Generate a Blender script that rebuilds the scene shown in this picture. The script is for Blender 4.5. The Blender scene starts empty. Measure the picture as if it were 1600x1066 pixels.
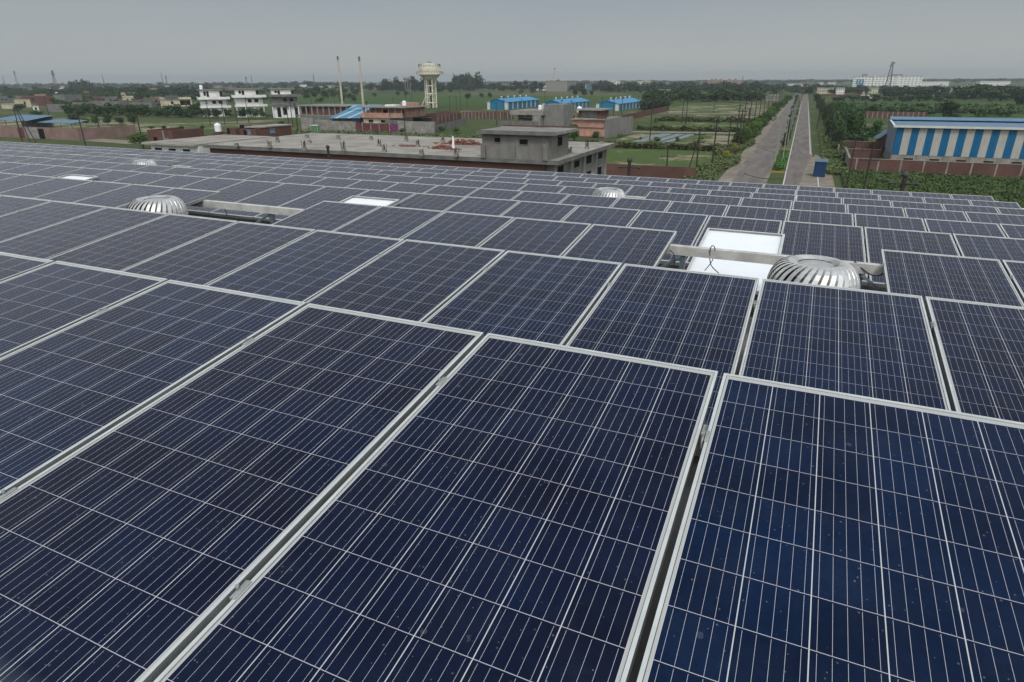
import bpy, math, random
import numpy as np
from mathutils import Vector, Matrix
random.seed(7); RNG = np.random.default_rng(7)
S = bpy.context.scene
COL = S.collection

# ------------------------------------------------------------------ camera
CAMZ = 12.0
F_PX, PITCH, YAW, ROLL = 979.2, 0.39443, -0.42743, -0.0061
_cy, _sy, _cp, _sp = math.cos(YAW), math.sin(YAW), math.cos(PITCH), math.sin(PITCH)
FWD = Vector((_sy*_cp, _cy*_cp, -_sp)); RIGHT = Vector((_cy, -_sy, 0)); UP = RIGHT.cross(FWD)
R2 = RIGHT*math.cos(ROLL) + UP*math.sin(ROLL); U2 = -RIGHT*math.sin(ROLL) + UP*math.cos(ROLL)
cd = bpy.data.cameras.new('camera'); cam = bpy.data.objects.new('camera', cd); COL.objects.link(cam)
cd.sensor_width = 36; cd.lens = F_PX/1600*36; cd.clip_start = .05; cd.clip_end = 20000
cam.matrix_world = Matrix(((R2.x, U2.x, -FWD.x, 0), (R2.y, U2.y, -FWD.y, 0), (R2.z, U2.z, -FWD.z, CAMZ), (0, 0, 0, 1)))
S.camera = cam

# ------------------------------------------------------------------ sky, sun, exposure
SUN_EL, SUN_AZ = math.radians(50), math.radians(152)      # azimuth clockwise from +Y
W_ = bpy.data.worlds.new('World'); S.world = W_; W_.use_nodes = True
nt = W_.node_tree; nt.nodes.clear(); N = nt.nodes; L = nt.links
out = N.new('ShaderNodeOutputWorld'); bg = N.new('ShaderNodeBackground'); L.new(bg.outputs[0], out.inputs[0])
bg.inputs[1].default_value = .1
sky = N.new('ShaderNodeTexSky'); sky.sky_type = 'NISHITA'; sky.sun_disc = False
sky.sun_elevation = SUN_EL; sky.sun_rotation = SUN_AZ; sky.dust_density = 5; sky.air_density = 1.5
hs = N.new('ShaderNodeHueSaturation'); hs.inputs['Saturation'].default_value = .45; hs.inputs['Value'].default_value = .6
L.new(sky.outputs[0], hs.inputs['Color'])
tc = N.new('ShaderNodeTexCoord'); sx = N.new('ShaderNodeSeparateXYZ'); L.new(tc.outputs['Generated'], sx.inputs[0])
noi = N.new('ShaderNodeTexNoise'); noi.inputs['Scale'].default_value = 2.2; noi.inputs['Detail'].default_value = 4
mp = N.new('ShaderNodeMapping'); mp.inputs['Scale'].default_value = (1, 1, 3.5); L.new(tc.outputs['Generated'], mp.inputs[0]); L.new(mp.outputs[0], noi.inputs['Vector'])
ad = N.new('ShaderNodeMath'); ad.operation = 'MULTIPLY_ADD'; ad.inputs[1].default_value = .06; L.new(noi.outputs[0], ad.inputs[0]); L.new(sx.outputs[2], ad.inputs[2])
rp = N.new('ShaderNodeValToRGB'); L.new(ad.outputs[0], rp.inputs[0])
SKYSTOPS = [(0.0, (5.5, 5.6, 5.3)), (.06, (4.7, 4.95, 4.85)), (.135, (3.5, 4.0, 4.5)), (.24, (5.9, 6.1, 6.4)), (.45, (5.8, 6.1, 6.6)), (.68, (2.9, 3.4, 4.0)), (1.0, (2.9, 3.4, 4.0))]
rp.color_ramp.elements[0].position = 0; rp.color_ramp.elements[1].position = 1
for p_, c_ in SKYSTOPS[1:-1]: rp.color_ramp.elements.new(p_)
for e_, (p_, c_) in zip(rp.color_ramp.elements, SKYSTOPS): e_.position = p_; e_.color = (*c_, 1)
mx = N.new('ShaderNodeMixRGB'); mx.inputs[0].default_value = .88; L.new(hs.outputs[0], mx.inputs[1]); L.new(rp.outputs[0], mx.inputs[2])
# the veiled sun brightens the cloud round it, behind the camera
dp = N.new('ShaderNodeVectorMath'); dp.operation = 'DOT_PRODUCT'; L.new(tc.outputs['Generated'], dp.inputs[0]); dp.inputs[1].default_value = (math.sin(SUN_AZ)*math.cos(SUN_EL), math.cos(SUN_AZ)*math.cos(SUN_EL), math.sin(SUN_EL))
m0 = N.new('ShaderNodeMath'); m0.operation = 'MAXIMUM'; L.new(dp.outputs['Value'], m0.inputs[0]); m0.inputs[1].default_value = 0
m1 = N.new('ShaderNodeMath'); m1.operation = 'POWER'; L.new(m0.outputs[0], m1.inputs[0]); m1.inputs[1].default_value = 2.5
m2 = N.new('ShaderNodeMath'); m2.operation = 'MULTIPLY'; L.new(m1.outputs[0], m2.inputs[0]); m2.inputs[1].default_value = 2.6
sc0 = N.new('ShaderNodeVectorMath'); sc0.operation = 'SCALE'; L.new(mx.outputs[0], sc0.inputs[0]); L.new(m2.outputs[0], sc0.inputs['Scale'])
ad0 = N.new('ShaderNodeVectorMath'); ad0.operation = 'ADD'; L.new(mx.outputs[0], ad0.inputs[0]); L.new(sc0.outputs[0], ad0.inputs[1]); L.new(ad0.outputs[0], bg.inputs[0])
sl = bpy.data.lights.new('sun', 'SUN'); sl.energy = 1.5; sl.angle = math.radians(14); sl.color = (1, .96, .9)
so = bpy.data.objects.new('sun', sl); COL.objects.link(so)
sd = Vector((math.sin(SUN_AZ)*math.cos(SUN_EL), math.cos(SUN_AZ)*math.cos(SUN_EL), math.sin(SUN_EL)))
so.rotation_euler = (-sd).to_track_quat('-Z', 'Y').to_euler(); so.location = (0, -20, 60)
S.view_settings.view_transform = 'Standard'; S.view_settings.look = 'None'; S.view_settings.gamma = 1; S.view_settings.exposure = 0
S.render.engine = 'CYCLES'
S.cycles.volume_bounces = 0; S.cycles.max_bounces = 5; S.cycles.diffuse_bounces = 2; S.cycles.glossy_bounces = 3
S.render.resolution_x = 1024; S.render.resolution_y = 682

# ------------------------------------------------------------------ measuring helpers: photo pixel -> ray from the camera
def ray(px, py): return R2*((px-800)/F_PX) - U2*((py-533)/F_PX) + FWD
def G(px, py, z=0.):
    r = ray(px, py); k = (z-CAMZ)/r.z; return Vector((r.x*k, r.y*k, z))
def atY(px, py, Y):
    r = ray(px, py); k = Y/r.y; return Vector((r.x*k, Y, CAMZ+r.z*k))
def YX(px, py, X): r = ray(px, py); return r.y*X/r.x

# ------------------------------------------------------------------ mesh helpers
class MB:
    def __init__(s): s.v = []; s.f = []
    def add(s, vs, fs):
        b = len(s.v); s.v += [tuple(v) for v in vs]; s.f += [tuple(b+i for i in f) for f in fs]
    def box(s, x0, x1, y0, y1, z0, z1):
        s.add([(x0,y0,z0),(x1,y0,z0),(x1,y1,z0),(x0,y1,z0),(x0,y0,z1),(x1,y0,z1),(x1,y1,z1),(x0,y1,z1)],
              [(0,3,2,1),(4,5,6,7),(0,1,5,4),(1,2,6,5),(2,3,7,6),(3,0,4,7)]); return s
    def quad(s, *p): s.add(p, [tuple(range(len(p)))]); return s
    def bar(s, a, b, r0, r1=None, n=6, cap=True):
        a = Vector(a); b = Vector(b); r1 = r0 if r1 is None else r1
        d = (b-a).normalized(); u = d.cross(Vector((0,0,1)) if abs(d.z) < .95 else Vector((1,0,0))).normalized(); w = d.cross(u)
        vs = []
        for c, r in ((a, r0), (b, r1)):
            for k in range(n):
                t = 2*math.pi*k/n+.4; vs.append(c+u*math.cos(t)*r+w*math.sin(t)*r)
        fs = [(k, (k+1) % n, n+(k+1) % n, n+k) for k in range(n)]
        if cap: fs += [tuple(range(n))[::-1], tuple(range(n, 2*n))]
        s.add(vs, fs); return s
    def path(s, pts, r, n=6):
        for a, b in zip(pts[:-1], pts[1:]): s.bar(a, b, r, n=n)
        return s
    def lathe(s, prof, n=24, c=(0,0,0), cap=True):
        vs = [(c[0]+r*math.cos(2*math.pi*k/n), c[1]+r*math.sin(2*math.pi*k/n), c[2]+z) for r, z in prof for k in range(n)]
        fs = [(i*n+k, i*n+(k+1) % n, (i+1)*n+(k+1) % n, (i+1)*n+k) for i in range(len(prof)-1) for k in range(n)]
        if cap: fs += [tuple(range(n))[::-1], tuple((len(prof)-1)*n+k for k in range(n))]
        s.add(vs, fs); return s
    def prism(s, poly, z0, z1):
        n = len(poly); s.add([(x, y, z0) for x, y in poly]+[(x, y, z1) for x, y in poly],
              [tuple(range(n))[::-1], tuple(range(n, 2*n))]+[(k, (k+1) % n, n+(k+1) % n, n+k) for k in range(n)]); return s
    def mesh(s, name, mat, smooth=False):
        m = bpy.data.meshes.new(name); m.from_pydata(s.v, [], s.f); m.validate(); m.update()
        if mat: m.materials.append(mat)
        if smooth: m.polygons.foreach_set('use_smooth', [True]*len(m.polygons))
        return m
    def build(s, name, mat, parent=None, smooth=False):
        return link(name, s.mesh(name, mat, smooth), parent)
def link(name, mesh, parent=None):
    o = bpy.data.objects.new(name, mesh); COL.objects.link(o)
    if parent: o.parent = parent
    return o
def tag(o, label=None, cat=None, group=None, kind=None):
    for k, v in (('label', label), ('category', cat), ('group', group), ('kind', kind)):
        if v: o[k] = v
    return o
def thing(name, loc, label, cat, group=None, rz=0):
    o = bpy.data.objects.new(name, None); COL.objects.link(o); o.location = loc; o.rotation_euler = (0, 0, rz)
    o.empty_display_size = .3
    return tag(o, label, cat, group)
def copy_tree(o, parent=None):
    c = o.copy(); COL.objects.link(c); c.parent = parent
    for ch in list(o.children): copy_tree(ch, c)
    return c
ORD = ['', 'first', 'second', 'third', 'fourth', 'fifth', 'sixth', 'seventh', 'eighth', 'ninth', 'tenth', 'eleventh', 'twelfth', 'thirteenth', 'fourteenth', 'fifteenth',
       'sixteenth', 'seventeenth', 'eighteenth', 'nineteenth']
TENS = {20: ('twenty', 'twentieth'), 30: ('thirty', 'thirtieth'), 40: ('forty', 'fortieth'), 50: ('fifty', 'fiftieth')}
def ordn(n):
    if n < 20: return ORD[n]
    t = n//10*10; return TENS[t][1] if n == t else TENS[t][0]+'-'+ORD[n-t]

# ------------------------------------------------------------------ materials
def NT(name):
    m = bpy.data.materials.new(name); m.use_nodes = True; t = m.node_tree; b = t.nodes['Principled BSDF']; return m, t, b
def mat(name, c, rough=.8, metal=0, var=.25, scale=1.5, c2=None, spec=.3, bump=0, stretch=None, rnd=0, thr=None):
    """noise-mottled surface between c*(1-var) and c2 or c*(1+var)"""
    m, t, b = NT(name); n = t.nodes; l = t.links
    tc = n.new('ShaderNodeTexCoord'); no = n.new('ShaderNodeTexNoise'); no.inputs['Scale'].default_value = scale; no.inputs['Detail'].default_value = 6; no.inputs['Roughness'].default_value = .65
    src = tc.outputs['Object']
    if stretch:
        mp = n.new('ShaderNodeMapping'); mp.inputs['Scale'].default_value = stretch; l.new(src, mp.inputs[0]); src = mp.outputs[0]
    l.new(src, no.inputs['Vector'])
    r = n.new('ShaderNodeValToRGB'); l.new(no.outputs[0], r.inputs[0])
    a, z = thr or (.32, .68)
    r.color_ramp.elements[0].position = a; r.color_ramp.elements[1].position = z
    c2 = c2 or tuple(min(1, x*(1+var)) for x in c)
    r.color_ramp.elements[0].color = (*[x*(1-var) for x in c], 1); r.color_ramp.elements[1].color = (*c2, 1)
    col = r.outputs[0]
    if rnd:
        oi = n.new('ShaderNodeObjectInfo'); h = n.new('ShaderNodeHueSaturation'); mr = n.new('ShaderNodeMapRange'); l.new(oi.outputs['Random'], mr.inputs[0])
        mr.inputs[3].default_value = 1-rnd; mr.inputs[4].default_value = 1+rnd; l.new(mr.outputs[0], h.inputs['Value']); l.new(col, h.inputs['Color']); col = h.outputs[0]
    l.new(col, b.inputs['Base Color']); b.inputs['Roughness'].default_value = rough; b.inputs['Metallic'].default_value = metal; b.inputs['Specular IOR Level'].default_value = spec
    if bump:
        bp = n.new('ShaderNodeBump'); bp.inputs['Strength'].default_value = bump; l.new(no.outputs[0], bp.inputs['Height']); l.new(bp.outputs[0], b.inputs['Normal'])
    return m
def mathn(t, op, a, b=None, c=None):
    q = t.nodes.new('ShaderNodeMath'); q.operation = op
    for i, x in enumerate((a, b, c)):
        if x is None: continue
        if isinstance(x, (int, float)): q.inputs[i].default_value = x
        else: t.links.new(x, q.inputs[i])
    return q.outputs[0]
def mixc(t, f, a, b):
    q = t.nodes.new('ShaderNodeMixRGB')
    for i, x in enumerate((f, a, b)):
        if isinstance(x, (int, float)): q.inputs[i].default_value = x
        elif isinstance(x, tuple): q.inputs[i].default_value = (*x, 1)
        else: t.links.new(x, q.inputs[i])
    return q.outputs[0]
def stripes(name, axis, period, duty, ca, cb, rough=.5, off=0.):
    m, t, b = NT(name); tc = t.nodes.new('ShaderNodeTexCoord'); s = t.nodes.new('ShaderNodeSeparateXYZ'); t.links.new(tc.outputs['Object'], s.inputs[0])
    v = mathn(t, 'FRACT', mathn(t, 'DIVIDE', mathn(t, 'ADD', s.outputs[axis], off+1000*period), period)); f = mathn(t, 'LESS_THAN', v, duty)
    no = t.nodes.new('ShaderNodeTexNoise'); no.inputs['Scale'].default_value = 1.2; no.inputs['Detail'].default_value = 5
    mp = t.nodes.new('ShaderNodeMapping'); mp.inputs['Scale'].default_value = (3, 3, .6); t.links.new(tc.outputs['Object'], mp.inputs[0]); t.links.new(mp.outputs[0], no.inputs[0])
    k = mathn(t, 'MULTIPLY_ADD', no.outputs[0], .5, .72)
    h = t.nodes.new('ShaderNodeHueSaturation'); t.links.new(mixc(t, f, cb, ca), h.inputs['Color']); t.links.new(k, h.inputs['Value']); t.links.new(h.outputs[0], b.inputs['Base Color'])
    wv = mathn(t, 'SINE', mathn(t, 'MULTIPLY', s.outputs[axis], 2*math.pi/.2)); bp = t.nodes.new('ShaderNodeBump'); bp.inputs['Strength'].default_value = .5; bp.inputs['Distance'].default_value = .02
    t.links.new(wv, bp.inputs['Height']); t.links.new(bp.outputs[0], b.inputs['Normal'])
    b.inputs['Roughness'].default_value = rough; b.inputs['Specular IOR Level'].default_value = .3
    return m
def brick(name, c, c2, mortar, rnd=.12):
    m, t, b = NT(name); n = t.nodes; l = t.links
    tc = n.new('ShaderNodeTexCoord'); s = n.new('ShaderNodeSeparateXYZ'); l.new(tc.outputs['Object'], s.inputs[0])
    cb = n.new('ShaderNodeCombineXYZ'); l.new(mathn(t, 'ADD', s.outputs[0], s.outputs[1]), cb.inputs[0]); l.new(s.outputs[2], cb.inputs[1])
    br = n.new('ShaderNodeTexBrick'); l.new(cb.outputs[0], br.inputs[0]); br.inputs['Scale'].default_value = 1; br.inputs['Brick Width'].default_value = .24; br.inputs['Row Height'].default_value = .085
    br.inputs['Mortar Size'].default_value = .012; br.inputs['Color1'].default_value = (*c, 1); br.inputs['Color2'].default_value = (*c2, 1); br.inputs['Mortar'].default_value = (*mortar, 1)
    no = n.new('ShaderNodeTexNoise'); no.inputs['Scale'].default_value = .5; no.inputs['Detail'].default_value = 6; l.new(tc.outputs['Object'], no.inputs[0])
    h = n.new('ShaderNodeHueSaturation'); l.new(br.outputs[0], h.inputs['Color']); l.new(mathn(t, 'MULTIPLY_ADD', no.outputs[0], 1.0, .5), h.inputs['Value']); l.new(h.outputs[0], b.inputs['Base Color'])
    b.inputs['Roughness'].default_value = .9; b.inputs['Specular IOR Level'].default_value = .15
    return m
M = {}
M['alu'] = mat('anodised_aluminium', (.56, .57, .545), .45, .15, .16, 3, spec=.4)
M['alu_side'] = mat('dull_aluminium', (.36, .37, .35), .45, .35, .2, 4)
M['galv'] = mat('galvanised_steel', (.52, .51, .47), .55, .1, .25, 5)
M['bluesteel'] = mat('painted_blue_grey_steel', (.095, .125, .14), .5, 0, .25, 6)
M['vane'] = mat('bright_vent_metal', (.62, .61, .58), .42, .55, .32, 5)
M['ventcap'] = mat('dusty_vent_metal', (.55, .53, .50), .55, .6, .25, 5)
M['backsheet'] = mat('white_backsheet', (.84, .86, .86), .5, 0, .03, 2)
M['black'] = mat('black_cable', (.02, .02, .02), .5)
M['dark'] = mat('dark_opening', (.012, .012, .013), .9, spec=.05)
M['concrete'] = mat('weathered_concrete', (.225, .21, .185), .9, 0, .35, .8, stretch=(1, 1, 1))
M['concrete_roof'] = mat('dirty_concrete_roof', (.30, .272, .232), .95, 0, .33, .45, c2=(.37, .338, .29))
M['render'] = mat('rain_stained_cement_render', (.175, .165, .15), .9, 0, .28, .8, stretch=(1.2, 1.2, .5), c2=(.235, .225, .205), thr=(.3, .75))
M['block'] = mat('grey_concrete_block', (.15, .148, .14), .92, 0, .3, .5)
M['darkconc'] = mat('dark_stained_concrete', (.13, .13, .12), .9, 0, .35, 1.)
M['white'] = mat('white_paint', (.68, .67, .63), .7, 0, .15, .6)
M['plastic'] = mat('white_plastic', (.78, .78, .76), .4, 0, .04, 1)
M['cream'] = mat('cream_paint', (.52, .46, .32), .8, 0, .15, .6)
M['towercream'] = mat('cream_tower_paint', (.58, .55, .42), .75, 0, .16, .5)
M['salmon'] = mat('salmon_paint', (.38, .21, .155), .85, 0, .3, .7)
M['pink'] = mat('dusty_pink_paint', (.32, .20, .16), .85, 0, .25, .7)
M['brick'] = brick('red_brick', (.115, .042, .033), (.085, .034, .027), (.13, .095, .08))
M['brickpale'] = brick('pale_brick', (.23, .14, .11), (.19, .11, .09), (.2, .17, .15))
M['maroon'] = mat('maroon_gate_paint', (.11, .035, .035), .7, 0, .2, 1)
M['purple'] = mat('purple_gate_paint', (.14, .03, .09), .7, 0, .2, 1)
M['blueroof'] = stripes('blue_sheet_roof', 0, 40, .999, (.05, .25, .45), (.05, .25, .45))
M['bluedark'] = mat('blue_sheet_wall', (.012, .14, .25), .5, 0, .1, 1)
M['sheetwhite'] = mat('cream_sheet_wall', (.50, .49, .43), .6, 0, .1, 1)
M['paleblue'] = mat('pale_blue_sheet', (.12, .20, .28), .6, 0, .12, 1.2)
M['bluestripe'] = stripes('blue_cream_sheet', 0, 1.95, .50, (.001, .095, .21), (.38, .365, .325), off=.05)
M['sidestripe'] = stripes('blue_cream_side_sheet', 1, 1.7, .5, (.02, .12, .24), (.42, .43, .44))
M['canopyblue'] = stripes('faded_blue_canopy', 0, 3.1, .8, (.07, .17, .26), (.22, .27, .29))
M['shedroof'] = stripes('blue_white_roof_sheet', 0, 4.2, .72, (.06, .22, .36), (.40, .46, .44))
M['kiosk'] = mat('blue_kiosk_paint', (.007, .033, .09), .5, 0, .2, 2)
M['kioskroof'] = mat('grey_blue_kiosk_roof', (.10, .15, .18), .6, 0, .2, 2)
M['greenpaint'] = mat('green_paint', (.08, .2, .09), .6, 0, .2, 1)
M['rust'] = mat('rusty_pole_steel', (.036, .027, .024), .8, 0, .35, 3)
M['greypole'] = mat('grey_lamp_post_paint', (.24, .23, .21), .6, 0, .2, 2)
M['mast'] = mat('grey_mast_steel', (.14, .14, .14), .7, 0, .1, 1)
M['stack'] = mat('sooty_cream_stack', (.42, .39, .31), .8, 0, .3, .25, c2=(.5, .47, .38))
M['soot_and_vent_shade'] = mat('soot_and_vent_shade', (.06, .055, .05), .9)
M['asphalt'] = mat('worn_asphalt', (.145, .126, .11), .97, 0, .25, .5, c2=(.195, .17, .148), stretch=(1.6, .25, 1))
M['sand'] = mat('sandy_soil', (.21, .178, .135), .97, 0, .3, .4, c2=(.29, .245, .19))
M['kerb'] = mat('kerb_paint', (.45, .43, .38), .8, 0, .2, 2)
M['kerby'] = stripes('black_yellow_kerb', 1, 1.0, .5, (.03, .03, .03), (.3, .20, .05))
M['line'] = mat('road_line_paint', (.55, .54, .50), .8, 0, .3, 3)
M['mulch'] = mat('grey_plastic_mulch', (.15, .185, .20), .5, 0, .25, .6)
M['bark'] = mat('grey_brown_bark', (.09, .07, .05), .9, 0, .3, 4)
M['debris'] = mat('broken_brick', (.22, .10, .07), .9, 0, .5, 6)
M['roofsheet'] = mat('dusty_roof_sheet', (.13, .12, .11), .8, .1, .45, .8, c2=(.22, .20, .18))
M['gutter'] = mat('rusty_gutter', (.30, .20, .16), .8, 0, .3, 1.5)
def leafmat(name, c, c2, rnd=.25):
    m, t, b = NT(name); n = t.nodes; l = t.links
    g = n.new('ShaderNodeNewGeometry'); oi = n.new('ShaderNodeObjectInfo')
    no = n.new('ShaderNodeTexNoise'); no.inputs['Scale'].default_value = .6; l.new(g.outputs['Position'], no.inputs[0])
    f = mathn(t, 'ADD', mathn(t, 'MULTIPLY', g.outputs['Random Per Island'], .6), mathn(t, 'MULTIPLY_ADD', no.outputs[0], 1.2, -.4))
    h = n.new('ShaderNodeHueSaturation'); l.new(mixc(t, f, c, c2), h.inputs['Color'])
    l.new(mathn(t, 'MULTIPLY_ADD', oi.outputs['Random'], 2*rnd, 1-rnd), h.inputs['Value']); l.new(mathn(t, 'MULTIPLY_ADD', oi.outputs['Random'], .04, .48), h.inputs['Hue'])
    l.new(h.outputs[0], b.inputs['Base Color']); b.inputs['Roughness'].default_value = .7; b.inputs['Specular IOR Level'].default_value = .2
    return m
M['leaf'] = leafmat('tree_leaves', (.018, .040, .012), (.052, .090, .024))
M['leafdark'] = leafmat('dark_tree_leaves', (.018, .034, .016), (.04, .065, .024))
M['leafbright'] = leafmat('bright_bush_leaves', (.035, .075, .018), (.09, .14, .03))
M['leafyellow'] = leafmat('yellow_weed_leaves', (.12, .13, .02), (.32, .24, .03))
M['weed'] = leafmat('roadside_weed_leaves', (.045, .07, .025), (.12, .13, .05))
M['vine'] = leafmat('vine_crop_leaves', (.022, .042, .011), (.082, .105, .032))
M['cane'] = leafmat('tall_crop_leaves', (.035, .07, .025), (.08, .12, .04))

# ------------------------------------------------------------------ ground, fields, roads
def ground_mat():
    m, t, b = NT('grass_and_bare_soil'); n = t.nodes; l = t.links
    g = n.new('ShaderNodeNewGeometry'); mp = n.new('ShaderNodeMapping'); mp.inputs['Scale'].default_value = (1, .55, 1); l.new(g.outputs['Position'], mp.inputs[0])
    def noise(s, d=6, r=.6):
        q = n.new('ShaderNodeTexNoise'); q.inputs['Scale'].default_value = s; q.inputs['Detail'].default_value = d; q.inputs['Roughness'].default_value = r; l.new(mp.outputs[0], q.inputs[0]); return q.outputs[0]
    vo = n.new('ShaderNodeTexVoronoi'); vo.inputs['Scale'].default_value = .012; vo.distance = 'CHEBYCHEV'; l.new(mp.outputs[0], vo.inputs[0])
    fs = n.new('ShaderNodeSeparateXYZ'); l.new(vo.outputs['Color'], fs.inputs[0])
    c = mixc(t, fs.outputs[0], (.045, .070, .026), (.080, .098, .040))
    c = mixc(t, mathn(t, 'MULTIPLY', mathn(t, 'GREATER_THAN', fs.outputs[1], .86), .5), c, (.15, .13, .075))
    c = mixc(t, mathn(t, 'MULTIPLY', mathn(t, 'SUBTRACT', noise(.15), .45), 1.6), c, (.04, .06, .022))
    r = n.new('ShaderNodeValToRGB'); l.new(noise(.05, 8, .68), r.inputs[0]); r.color_ramp.elements[0].position = .565; r.color_ramp.elements[1].position = .64
    sp = n.new('ShaderNodeSeparateXYZ'); l.new(g.outputs['Position'], sp.inputs[0])
    near = mathn(t, 'LESS_THAN', sp.outputs[1], 420)
    c = mixc(t, mathn(t, 'MULTIPLY', mathn(t, 'MULTIPLY', r.outputs[0], near), .8), c, (.27, .215, .15))
    c = mixc(t, mathn(t, 'MULTIPLY', noise(1.6, 4), .35), c, (.10, .105, .05))
    l.new(c, b.inputs['Base Color']); b.inputs['Roughness'].default_value = 1; b.inputs['Specular IOR Level'].default_value = .05
    return m
def fieldmat(name, a, c2, sc=.35, soil=None, thr=.6):
    m, t, b = NT(name); n = t.nodes; l = t.links
    g = n.new('ShaderNodeNewGeometry')
    def noise(s, d=5, r=.6):
        q = n.new('ShaderNodeTexNoise'); q.inputs['Scale'].default_value = s; q.inputs['Detail'].default_value = d; q.inputs['Roughness'].default_value = r; l.new(g.outputs['Position'], q.inputs[0]); return q.outputs[0]
    c = mixc(t, mathn(t, 'MULTIPLY_ADD', noise(sc), 2, -.5), a, c2)
    if soil:
        r = n.new('ShaderNodeValToRGB'); l.new(noise(.09, 8, .7), r.inputs[0]); r.color_ramp.elements[0].position = thr; r.color_ramp.elements[1].position = thr+.05
        c = mixc(t, r.outputs[0], c, soil)
    l.new(c, b.inputs['Base Color']); b.inputs['Roughness'].default_value = 1; b.inputs['Specular IOR Level'].default_value = .05
    return m
M['ground'] = ground_mat()
M['field'] = fieldmat('short_grass', (.052, .088, .027), (.098, .128, .044), .55, (.24, .20, .145), .555)
M['fieldpatchy'] = fieldmat('patchy_grass', (.056, .086, .029), (.10, .122, .046), .5, (.27, .225, .165), .505)
M['fieldlush'] = fieldmat('lush_crop', (.038, .072, .022), (.072, .11, .036), .2)
M['fieldbrown'] = fieldmat('ripening_crop', (.10, .10, .035), (.16, .13, .06), .2)
def struct(name, mb, m): return tag(mb.build(name, m), kind='structure')
def grid_plane(x0, x1, y0, y1, z): return MB().quad((x0, y0, z), (x1, y0, z), (x1, y1, z), (x0, y1, z))
struct('ground', grid_plane(-6000, 6000, -300, 9000, 0), M['ground'])
def sheet(name, pts, z, m):
    """a level patch of ground with its corners where the photograph shows them"""
    return struct(name, MB().quad(*[G(px, py, z) for px, py in pts]), m)
FZ = .02
def fieldXY(x0, x1, y0, y1, m, z=FZ, name='field'):
    return struct(name, MB().quad((x0, y0, z), (x1, y0, z), (x1, y1, z), (x0, y1, z)), m)
fieldXY(-27, -13.2, 70, 121, M['field']); fieldXY(-60, -27, 92, 121, M['field'])
fieldXY(-38, -13.5, 132, 158, M['fieldpatchy']); fieldXY(-40, -14, 171, 205, M['field']); fieldXY(-42, -14.5, 212, 250, M['fieldpatchy'])
fieldXY(-58, -16, 260, 345, M['fieldpatchy'])
fieldXY(-420, -140, 305, 520, M['fieldlush']); fieldXY(-135, -60, 330, 520, M['fieldlush'])
fieldXY(8, 150, 225, 330, M['fieldlush']); fieldXY(8, 60, 131, 168, M['field']); fieldXY(60, 260, 170, 215, M['fieldlush']); fieldXY(40, 260, 345, 380, M['fieldbrown']); fieldXY(8, 200, 400, 640, M['fieldlush'])
fieldXY(-260, -150, 118, 150, M['fieldpatchy'])
for i, (a, b_) in enumerate(((-33.5, -31), (-30.2, -28.2), (-27.5, -25.8))):
    tag(MB().prism([(a, 134.5), (b_, 134.5), (b_+1.5, 157), (a+1.5, 157)], .03, .12).build('mulch_strip', M['mulch']), ['leftmost', 'middle', 'rightmost'][i]+' grey plastic mulch strip laid in the plot left of the road', 'mulch strip', 'grey mulch strips')
# roads run away along y, drifting slightly to the left
def road(name, xa, xb, ya, yb, z, m, drift=-.0155):
    mb = MB(); ys = list(np.linspace(ya, yb, 12))
    for a, b_ in zip(ys[:-1], ys[1:]): mb.quad((xa+drift*(a-90), a, z), (xb+drift*(a-90), a, z), (xb+drift*(b_-90), b_, z), (xa+drift*(b_-90), b_, z))
    return struct(name, mb, m)
road('verge', -9.9, -8.5, 40, 420, .03, M['sand']); road('verge', 1.0, 3.6, 40, 110, .03, M['sand'])
road('road', -8.5, -4.1, 40, 640, .05, M['asphalt']); road('road', -2.25, 1.3, 40, 640, .05, M['asphalt'])
road('road_line', -2.2, -2.06, 84, 420, .06, M['line']); road('road_line', .98, 1.12, 122, 420, .06, M['line']); road('road_line', 1.75, 1.87, 60, 97, .06, M['line'])
road('median', -4.1, -2.3, 128, 430, .16, M['weed']); road('median', -4.0, -2.3, 96, 121, .16, M['weed'])
for y0, y1 in ((96, 121), (128, 430)):
    mb = MB(); mb.box(-4.1+-.0155*(y0-90), -2.25-.0155*(y0-90), y0-.25, y0, 0, .25)
    tag(mb.build('kerb', M['kerby']), 'black and yellow kerb end of the '+('nearer' if y0 < 100 else 'farther')+' median strip', 'kerb')
def ragged(name, x0, side, ya, yb, wmax, z, m, step=1.3):
    mb = MB(); r = random.Random(int(abs(x0)*100)); y = ya; prev = None
    while y < yb:
        xx = x0-.0155*(y-90); w = wmax*(.12+.88*r.random()**2); cur = (xx, xx+side*w, y)
        if prev: mb.quad((prev[0], prev[2], z), (prev[1], prev[2], z), (cur[1], cur[2], z), (cur[0], cur[2], z)) if side > 0 else mb.quad((prev[1], prev[2], z), (prev[0], prev[2], z), (cur[0], cur[2], z), (cur[1], cur[2], z))
        prev = cur; y += step*(.6+.8*r.random())
    return struct(name, mb, m)
ragged('verge', -8.55, 1, 60, 420, .8, .055, M['sand']); ragged('verge', -4.05, -1, 60, 420, .6, .0555, M['sand']); ragged('verge', 1.35, -1, 60, 300, .5, .0553, M['sand'])
struct('path', MB().prism([(-.3, 82), (1.9, 82), (2.3, 116), (1.4, 122), (.5, 112), (.0, 100)], .056, .0565), M['sand'])
struct('path', MB().quad((-60, 122.5, .04), (-13, 124.5, .04), (-13, 129.5, .04), (-60, 127.5, .04)), M['sand'])
struct('path', MB().quad((-270, 108, .04), (-130, 92, .04), (-130, 97, .04), (-270, 114, .04)), M['sand'])
struct('path', MB().quad((-42, 158.5, .04), (-14, 163, .04), (-14, 168, .04), (-42, 163, .04)), M['sand'])
struct('path', MB().quad((-60, 252, .04), (-16, 256, .04), (-16, 262, .04), (-60, 256, .04)), M['sand'])

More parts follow.
